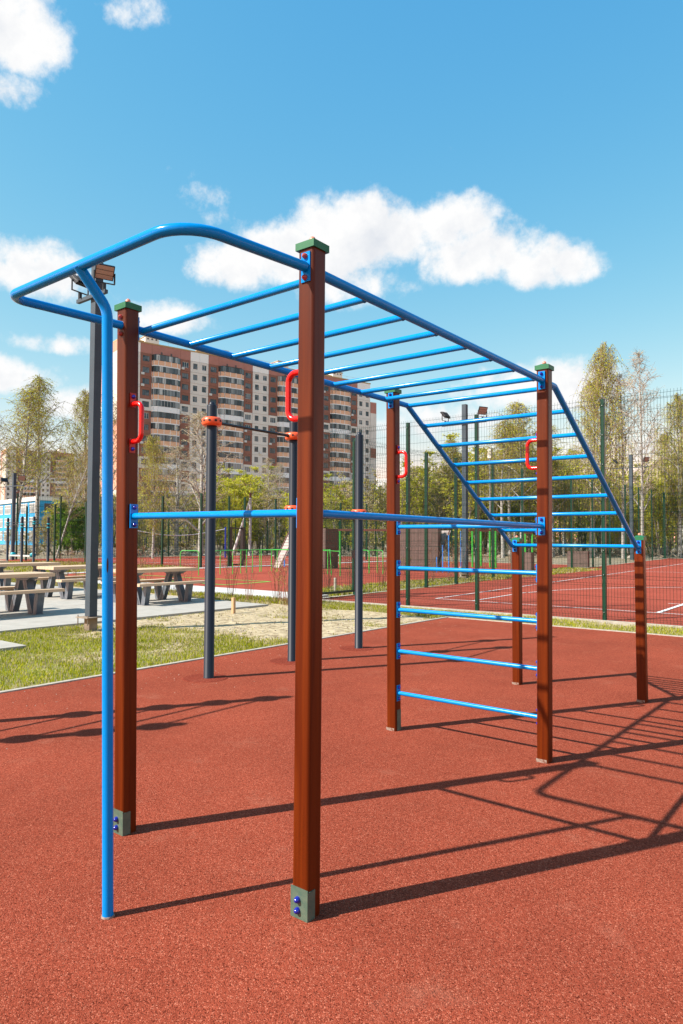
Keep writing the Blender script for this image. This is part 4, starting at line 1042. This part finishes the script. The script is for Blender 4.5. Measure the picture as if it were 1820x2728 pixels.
# ================================================================== TREES
def tree_meshes(name, H, crown, n1, n2, n3, seed, leaf, bark, droop=.5, leafsize=.11, leaves_per=5, base_r=None, low=.25, up=.8, lean=0, twig='twig_brown', spread=1.0, stems=1, twr=.011):
    """trunk mesh (trunk and limbs) and crown mesh (twigs and leaves), root at the origin"""
    rnd = random.Random(seed); tk = MB(); tw = MB(); lf = MB()
    for st in range(stems):
        br = (base_r or H*.011)/(1 if stems == 1 else 1.4)
        sa = rnd.uniform(0, 6.28); sl = (0 if stems == 1 else rnd.uniform(.05,.22))
        pts = []; n_ = 10; wob = [rnd.uniform(-.02,.02)*H for _ in range(4)]
        for i in range(n_+1):
            t = i/n_
            x = lean*H*t**1.3 + math.sin(t*5+wob[0])*wob[1]*t + math.cos(sa)*sl*H*t
            y = math.sin(t*4+wob[2])*wob[3]*t + math.sin(sa)*sl*H*t
            pts.append(Vector((x, y, H*t*(1 if st == 0 else .88))))
        rad = [br*(1-.93*(i/n_))**.9+.006 for i in range(n_+1)]
        tk.tube(pts, rad, 7)
        def on(t):
            f = t*n_; i = min(int(f), n_-1); return pts[i].lerp(pts[i+1], f-i)
        for b in range(n1//stems):
            t = low + (.97-low)*((b+rnd.random())/(n1//stems)); p = on(t)
            ang = b*2.4+rnd.uniform(-.5,.5)
            Lb = crown(t)*H*rnd.uniform(.75,1.15)*spread
            d = Vector((math.cos(ang), math.sin(ang), up*rnd.uniform(.8,1.3)+t*.5)).normalized()
            bp = [p]; dd = d.copy(); m = 5
            for k in range(m):
                dd = (dd + Vector((rnd.uniform(-.15,.15), rnd.uniform(-.15,.15), -.07 if k > 1 else .03))).normalized()
                bp.append(bp[-1]+dd*Lb/m)
            rb = max(.012, br*(1-t)*.55)
            tk.tube(bp, [rb*(1-.8*k/m)+.004 for k in range(m+1)], 4, cap=False)
            for c in range(n2):
                u_ = .25+.75*(c+rnd.random())/n2; f = u_*m; i = min(int(f), m-1); q = bp[i].lerp(bp[i+1], f-i)
                a2 = rnd.uniform(0, 6.28); d2 = (dd*.7 + Vector((math.cos(a2), math.sin(a2), rnd.uniform(-.1,.7)))).normalized()
                L2 = Lb*.42*rnd.uniform(.6,1.2); sp = [q]; e = d2.copy()
                for k in range(3):
                    e = (e+Vector((rnd.uniform(-.2,.2), rnd.uniform(-.2,.2), -.12*droop))).normalized(); sp.append(sp[-1]+e*L2/3)
                tw.tube(sp, [twr*1.7,twr*1.3,twr,twr*.7], 3, cap=False, sm=False)
                for g_ in range(n3):
                    u3 = .2+.8*rnd.random(); i = min(int(u3*3), 2); s_ = sp[i].lerp(sp[i+1], u3*3-i)
                    a3 = rnd.uniform(0, 6.28); e3 = Vector((math.cos(a3)*.6, math.sin(a3)*.6, rnd.uniform(-.2,.5)-droop*.5)).normalized()
                    L3 = (.45+.35*rnd.random())*(H/14)**.6; tp = [s_]
                    for k in range(3):
                        e3 = (e3+Vector((rnd.uniform(-.1,.1), rnd.uniform(-.1,.1), -.38*droop))).normalized(); tp.append(tp[-1]+e3*L3/3*(1+droop*.8))
                    tw.tube([tp[0],tp[1],tp[3]], [twr*.7,twr*.6,twr*.4], 3, cap=False, sm=False)
                    for k in range(leaves_per):
                        w_ = rnd.random()*3; i = min(int(w_), 2); lp = tp[i].lerp(tp[i+1], w_-i)+Vector((rnd.gauss(0,.05), rnd.gauss(0,.05), rnd.gauss(0,.05)))
                        n_v = Vector((rnd.gauss(0,1), rnd.gauss(0,1), rnd.gauss(0,1)+.3)).normalized(); a_ = n_v.orthogonal().normalized(); c_ = n_v.cross(a_)
                        w2 = rnd.uniform(0,6.28); a_, c_ = a_*math.cos(w2)+c_*math.sin(w2), c_*math.cos(w2)-a_*math.sin(w2)
                        s2 = leafsize*rnd.uniform(.6,1.3)
                        lf.v += [tuple(lp-a_*s2*.5), tuple(lp-c_*s2*.32), tuple(lp+a_*s2*.5), tuple(lp+c_*s2*.32)]; q0 = len(lf.v)-4; lf.face((q0,q0+1,q0+2,q0+3))
    off = len(tw.v)
    for v in lf.v: tw.v.append(v)
    for f in lf.f: tw.face(tuple(off+i for i in f), 1)
    return tk.mesh(name+'_trunk', bark), tw.mesh(name+'_crown', [twig, leaf])
def oval(lo, hi, w, p=.7):
    def f(t):
        u = (t-lo)/(hi-lo); u = max(0, min(1, u)); return w*max(.12, math.sin(math.pi*min(1, u**p*.93+.05)))
    return f
KIND = {
 'birch': tree_meshes('birch', 14, oval(.15,1,.21), 36, 7, 4, 11, 'leaf_spring', 'bark_birch', .7, .092, 6, low=.34, up=.95),
 'weeping': tree_meshes('weeping', 13, oval(.1,1,.23,.8), 34, 7, 6, 5, 'leaf_spring', 'bark_birch', 1.3, .088, 8, low=.2, up=.9),
 'olive': tree_meshes('olive', 13, oval(.15,1,.24), 34, 6, 4, 8, 'leaf_olive', 'bark_birch', .8, .09, 4, low=.3, up=.9),
 'bare': tree_meshes('bare', 14, oval(.1,1,.2,.8), 34, 7, 4, 21, 'leaf_bud', 'bark_birch', .1, .07, 2, low=.2, up=1.0, twig='twig_pale', twr=.013),
 'spread': tree_meshes('spread', 11, oval(.05,1,.36,.7), 26, 7, 5, 31, 'leaf_bud', 'bark_birch', .15, .08, 3, low=.16, up=1.0, twig='twig_pale', twr=.015, base_r=.2),
 'sapling': tree_meshes('sapling', 8, oval(.05,1,.16,.8), 26, 6, 3, 41, 'leaf_spring', 'bark_grey', .1, .12, 10, low=.12, up=1.6, stems=3, twig='twig_brown'),
 'scrub': tree_meshes('scrub', 6, oval(.0,1,.26,.8), 30, 5, 3, 44, 'leaf_olive', 'bark_grey', .1, .12, 3, low=.05, up=1.2, stems=4, twig='twig_pale', twr=.013),
 'green': tree_meshes('green', 7, oval(.0,1,.3,.8), 32, 6, 4, 47, 'leaf_green', 'bark_grey', .2, .17, 10, low=.08, up=1.2, stems=3),
}
HGT = dict(birch=14, weeping=13, olive=13, bare=14, spread=11, sapling=8, scrub=6, green=7)
NAME = dict(birch='birch_tree', weeping='birch_tree', olive='birch_tree', bare='bare_tree', spread='bare_tree', sapling='sapling', scrub='bush', green='bush')
def tree(kind, sx, top, D, label, rz=None, wide=1.0, group=None, tilt=0, baseD=None):
    p = at(sx, 1440, D); h = at(sx, top, D).z
    if h < 1: h = 1
    rnd = random.Random(int(sx*7+top*3+D)); s = h/HGT[kind]
    t = thing(NAME[kind], label, 'tree' if kind not in ('scrub','green','sapling') else ('sapling' if kind == 'sapling' else 'bush'), (p.x, p.y, -.05), rnd.uniform(0,6.28) if rz is None else rz, group)
    t.scale = (s*wide, s*wide, s)
    if tilt: t.rotation_euler = (0, 0, YAW); t.rotation_euler.rotate_axis('Y', tilt)
    a, b = KIND[kind]
    put('trunk', a, t); put('crown', b, t)
    return t
TREES = [
 ('birch',30,1020,58,'leaning birch at the left edge of the view, crown against the clouds',1.1,.12),
 ('birch',97,992,62,'tallest yellow-green birch on the left, behind the picnic tables',1.15,0),
 ('olive',-40,1060,55,'sparse birch half out of view at the left edge',1.2,0),
 ('weeping',224,1030,66,'thin weeping birch just left of the tall grey lamp post',.9,0),
 ('olive',150,1150,52,'white trunked birch leaning right over the cyan-clamped bars',.8,.3),
 ('olive',285,1030,75,'sparse birch between the grey lamp post and the front timber post',.9,0),
 ('olive',180,1210,78,'sparse birch in front of the distant apartment block',1.2,0),
 ('weeping',408,1150,52,'yellow-green weeping birch standing before the tall apartment block',.95,0),
 ('spread',535,1098,60,'bare spreading tree with white limbs behind the first graphite post',1.1,0),
 ('spread',470,1190,66,'smaller bare spreading tree beside the weeping birch',1.2,0),
 ('bare',715,1215,70,'bare slender tree before the grey wall of the tall apartment block',1.0,0),
 ('bare',745,1230,74,'bare slender tree just left of the second graphite post',.9,0),
 ('olive',700,1290,80,'low olive tree left of the second graphite post',1.2,0),
 ('birch',1390,1060,62,'yellow-green birch seen through the upper rungs of the sloping ladder',1.25,0),
 ('birch',1340,1110,60,'yellow-green birch left of the rear right timber post',1.2,0),
 ('birch',1450,1120,66,'yellow-green birch right behind the rear right timber post',1.2,0),
 ('weeping',1608,902,60,'tallest birch on the right, drooping crown above the fence',.85,0),
 ('birch',1572,1000,63,'birch leaning beside the tallest right-hand birch',.8,.05),
 ('bare',1660,985,60,'half bare birch between the tallest birch and the bare tree on the right',.85,0),
 ('bare',1712,922,56,'tall bare tree with slim pale trunk at the right',.75,0),
 ('weeping',1812,1040,66,'birch with drooping crown at the right edge of the view',1.0,0),
 ('birch',1775,1150,72,'dense yellow-green birch near the right edge of the view',1.3,0),
 ('birch',1850,1120,72,'birch half out of view at the right edge',1.4,0),
]
for kd, sx, top, D, lb, wd, tl in TREES: tree(kd, sx, top, D, lb, wide=wd, tilt=tl)
rnd = random.Random(77)
# woodland of young trees: (x range, top, kinds, count, depth)
BELT = [(560,700,1235,1290,['sapling'],11,(66,80),'right of the first graphite post'),(380,560,1300,1370,['sapling','scrub'],7,(66,82),'left of the first graphite post'),
        (700,870,1290,1350,['scrub','sapling'],9,(66,84),'by the second graphite post'),(850,1060,1235,1330,['scrub','sapling'],14,(64,84),'around the third graphite post'),
        (1060,1210,1200,1280,['scrub','sapling'],13,(64,84),'behind the broad brown play wall'),(1200,1330,1150,1240,['sapling','birch'],11,(64,84),'right of the near court lamp post'),
        (1330,1480,1120,1230,['birch','sapling'],10,(66,84),'behind the rear right timber post'),(1480,1620,1190,1290,['sapling','birch'],11,(66,84),'under the tallest right-hand birch'),
        (1620,1760,1220,1330,['sapling'],12,(66,84),'around the distant lamp post on the right'),(1760,1900,1180,1290,['sapling','birch'],9,(66,84),'at the right edge of the view'),
        (110,240,1310,1380,['scrub','sapling'],6,(60,84),'left of the tall dark grey lamp post'),(-60,120,1390,1430,['scrub'],6,(60,70),'before the blue school'),
        (240,380,1280,1380,['scrub'],6,(62,84),'behind the front left timber post'),(150,240,1330,1390,['green'],5,(60,70),'left of the tall dark grey lamp post'),
        (350,860,1400,1430,['scrub'],16,(62,90),'low behind the volleyball net'),(860,1900,1370,1420,['scrub'],24,(66,90),'low behind the ball court')]
LB = {'sapling':('slender pale green sapling','saplings'),'scrub':('low olive bush','bushes'),'birch':('young yellow-green birch','young birches'),'green':('bright green bush','green bushes')}
for x0, x1, t0, t1, ks, n_, (d0, d1), where in BELT:
    for i in range(n_):
        kd = rnd.choice(ks); sx = x0+(x1-x0)*(i+rnd.random())/n_
        tree(kd, sx, rnd.uniform(t0, t1), rnd.uniform(d0, d1), LB[kd][0]+' in the wood '+where, wide=rnd.uniform(.9,1.5), group=LB[kd][1]+' '+where)
# deep wood beyond as one mass
wd = MB(); rnd = random.Random(5)
for i in range(900):
    sx = rnd.uniform(-200, 2050); D = rnd.uniform(92, 135)
    if sx < 135: sx += 2100
    if sx < 135 or sx > 2060: continue
    p = at(sx, 1440, D); h = rnd.uniform(4.5, 8.5) if sx < 1150 else rnd.uniform(7, 13)
    wd.tube([(p.x,p.y,0),(p.x+rnd.uniform(-.5,.5),p.y+rnd.uniform(-.5,.5),h)], [.09,.02], 3, mi=rnd.choice((0,0,1)), cap=False)
    for k in range(55 if sx < 1150 else 170):
        t = rnd.random()**.7; q = Vector((p.x+rnd.gauss(0,1.1)*(1.1-t*.6), p.y+rnd.gauss(0,1.1)*(1.1-t*.6), h*(.05+.98*t)))
        a_ = Vector((rnd.gauss(0,1),rnd.gauss(0,1),rnd.gauss(0,1))).normalized(); b_2 = a_.orthogonal().normalized(); s = rnd.uniform(.12,.3)
        wd.poly([q-a_*s, q-b_2*s*.5, q+a_*s, q+b_2*s*.5], 2 if rnd.random() < (.6 if sx < 1150 else .85) else 3)
    for k in range(7):
        t = rnd.uniform(.2,.9); a = rnd.uniform(0,6.28); r_ = rnd.uniform(.8,1.8)
        wd.tube([(p.x,p.y,h*t),(p.x+math.cos(a)*r_,p.y+math.sin(a)*r_,h*t+r_*.9)], [.04,.015], 3, mi=4, cap=False)
o = wd.build('deep_wood', ['bark_grey','bark_birch','leaf_spring','leaf_olive','twig_pale'], recalc=False); tag(o, 'spring wood beyond the fences, read as one mass', 'wood', kind='stuff')
# brushwood and soil heaps at the wood's edge
hp = MB()
for i in range(900):
    sx = rnd.uniform(-80, 1900); D = rnd.uniform(62, 88); p = at(sx, 1440, D); s = rnd.uniform(.12,.5)
    hp.lathe((p.x,p.y,-.15), [(s,0),(s*.9,s*.35),(s*.3,s*.75)], 5, rnd.choice((0,0,1)), sm=False)
for i in range(900):
    sx = rnd.uniform(-80, 1900); D = rnd.uniform(60, 88); p = at(sx, 1440, D); a = rnd.uniform(0,6.28); l_ = rnd.uniform(.4,1.6)
    hp.tube([(p.x,p.y,.05),(p.x+math.cos(a)*l_,p.y+math.sin(a)*l_,rnd.uniform(.1,.9))], [.03,.01], 3, 2, cap=False)
tag(hp.build('brushwood', ['debris_brown','kerb_pale','twig_pale'], recalc=False), 'brushwood and lumps of earth along the edge of the wood', 'brushwood', kind='stuff')

# bare shrubs on the verges
def shrub_mesh(seed, n_=12, h=1.15):
    r_ = random.Random(seed); tk = MB()
    for i in range(n_):
        a = r_.uniform(0,6.28); l_ = h*r_.uniform(.6,1.05); s_ = r_.uniform(.05,.32); b0 = Vector((r_.gauss(0,.05), r_.gauss(0,.05), -.03))
        p1 = b0+Vector((math.cos(a)*s_*l_*.4, math.sin(a)*s_*l_*.4, l_*.5)); p2 = p1+Vector((math.cos(a+r_.uniform(-.6,.6))*s_*l_*.5, math.sin(a)*s_*l_*.5, l_*.5))
        tk.tube([b0,p1,p2], [.005,.0042,.0025], 3, cap=False, sm=False)
        for k in range(3):
            t = r_.uniform(.3,.95); q = p1.lerp(p2, t); a2 = r_.uniform(0,6.28); tk.tube([q, q+Vector((math.cos(a2)*.07, math.sin(a2)*.07, .13))], [.003,.002], 3, cap=False, sm=False)
        for k in range(7):
            q = p1.lerp(p2, r_.random())+Vector((r_.gauss(0,.012), r_.gauss(0,.012), 0)); a_ = Vector((r_.gauss(0,1),r_.gauss(0,1),r_.gauss(0,1))).normalized(); c_ = a_.orthogonal()
            tk.poly([q-a_*.011, q-c_*.008, q+a_*.011, q+c_*.008], 1)
    return tk.mesh('twigs', ['twig_red','leaf_olive'])
SH = [shrub_mesh(i) for i in range(4)]
rnd = random.Random(12)
def shrub(x, y, s):
    o = put('bare_shrub', rnd.choice(SH), None, (x, y, -.02), (0,0,rnd.uniform(0,6.28)), (s, s, s))
    return o
for i in range(13):
    x = -9.5-i*.8; y = 9.75+rnd.uniform(-.15,.2)
    tag(shrub(x, y, rnd.uniform(.7,1.15)), 'bare twiggy shrub in the row between the slab and the pale path', 'shrub', 'bare shrubs along the pale path')
for i in range(5):
    tag(shrub(-9.05+rnd.uniform(-.4,.2), 9.5+i*.22, rnd.uniform(.8,1.1)), 'bare red-brown shrub crowded at the right end of the shrub row', 'shrub', 'bare shrubs at the slab corner')
for i in range(12):
    y = 13.2+i*1.1
    tag(shrub(-10.7+rnd.uniform(-.2,.3)-i*.03, y, rnd.uniform(.8,1.3)), 'bare twiggy shrub in the grass strip behind the court fence', 'shrub', 'bare shrubs behind the court fence')

# grass blades
def blades(name, label, x0, x1, y0, y1, n_, hmax, seed, w=.006, m=('grass_blade','grass_dry'), thr=.42, gfun=cover):
    r_ = random.Random(seed); v = []; f = []; mi = []
    k = 0; tries = 0
    while k < n_ and tries < n_*6:
        tries += 1
        x = r_.uniform(x0, x1); y = r_.uniform(y0, y1); c = gfun(x, y)
        c2 = c + noise.noise(Vector((x*6, y*6, 9)))*.25
        if c2 < thr*r_.uniform(.55,1.25): continue
        h = hmax*r_.uniform(.35,1)*(.5+.6*min(1, c)); a = r_.uniform(0,6.28); ww = w*r_.uniform(.6,1.3)
        dx, dy = math.cos(a)*ww, math.sin(a)*ww; lx, ly = r_.gauss(0,.35)*h, r_.gauss(0,.35)*h
        b = len(v); v += [(x-dx,y-dy,-.03),(x+dx,y+dy,-.03),(x+lx*.4+dx*.7,y+ly*.4+dy*.7,h*.6-.02),(x+lx*.4-dx*.7,y+ly*.4-dy*.7,h*.6-.02),(x+lx,y+ly,h-.02)]
        f += [(b,b+1,b+2,b+3),(b+3,b+2,b+4)]; q = 1 if r_.random() < .3+.45*(1-c) else 0; mi += [q, q]; k += 1
    me = bpy.data.meshes.new(name); me.from_pydata(v, [], f)
    for mm in m: me.materials.append(MATS[mm])
    me.polygons.foreach_set('material_index', mi); me.update()
    return tag(put(name, me), label, 'grass', kind='stuff')
blades('lawn_grass', 'patchy young grass between the red rubber and the concrete slab', -9.14, -4.9, -2.5, 10.8, 60000, .048, 1, thr=.47)
blades('sand_tufts', 'sparse tufts and dry stalks on the sandy ground', -9.1, -4.9, 3.5, 10.8, 9000, .05, 9, thr=.55, gfun=lambda x, y: cover(x, y)+.24)
blades('verge_grass', 'thin grass strip between the red rubber and the court fence', -4.88, 6.5, 9.64, 10.84, 16000, .06, 2)
blades('path_grass', 'bright grass strip between the slab and the pale path', -24, -9.2, 9.12, 10.28, 16000, .13, 3, w=.012, thr=.2)
blades('court_side_grass', 'bright grass strip behind the court side fence', -11.5, -9.7, 12.1, 34, 14000, .16, 4, w=.016, thr=.25)
blades('far_grass', 'bright grass beyond the picnic tables', -40, -26, 12.2, 20.6, 14000, .2, 6, w=.03, thr=.2)
# pebbles and clods on the sandy patch
r_ = random.Random(4); pb = MB()
for i in range(700):
    x = r_.uniform(-9,-4.95); y = r_.uniform(3.2,10.7)
    if cover(x, y) > .55: continue
    s = r_.uniform(.004,.016); pb.lathe((x,y,-.02), [(s,0),(s*1.1,s*.5),(s*.5,s*1.1)], 5, r_.choice((0,1)), sm=False)
for i in range(420):
    x = -4.8+abs(r_.gauss(0,.7)); y = r_.uniform(-.5,9.4)
    s = r_.uniform(.0015,.0045); pb.lathe((x,y,.0), [(s,0),(s*1.1,s*.5),(s*.5,s*1.1)], 5, r_.choice((0,1)), sm=False)
tag(pb.build('pebbles', ['kerb_pale','debris_brown'], recalc=False), 'clods and pebbles on the sandy ground and grit along the rubber edge', 'pebbles', kind='stuff')
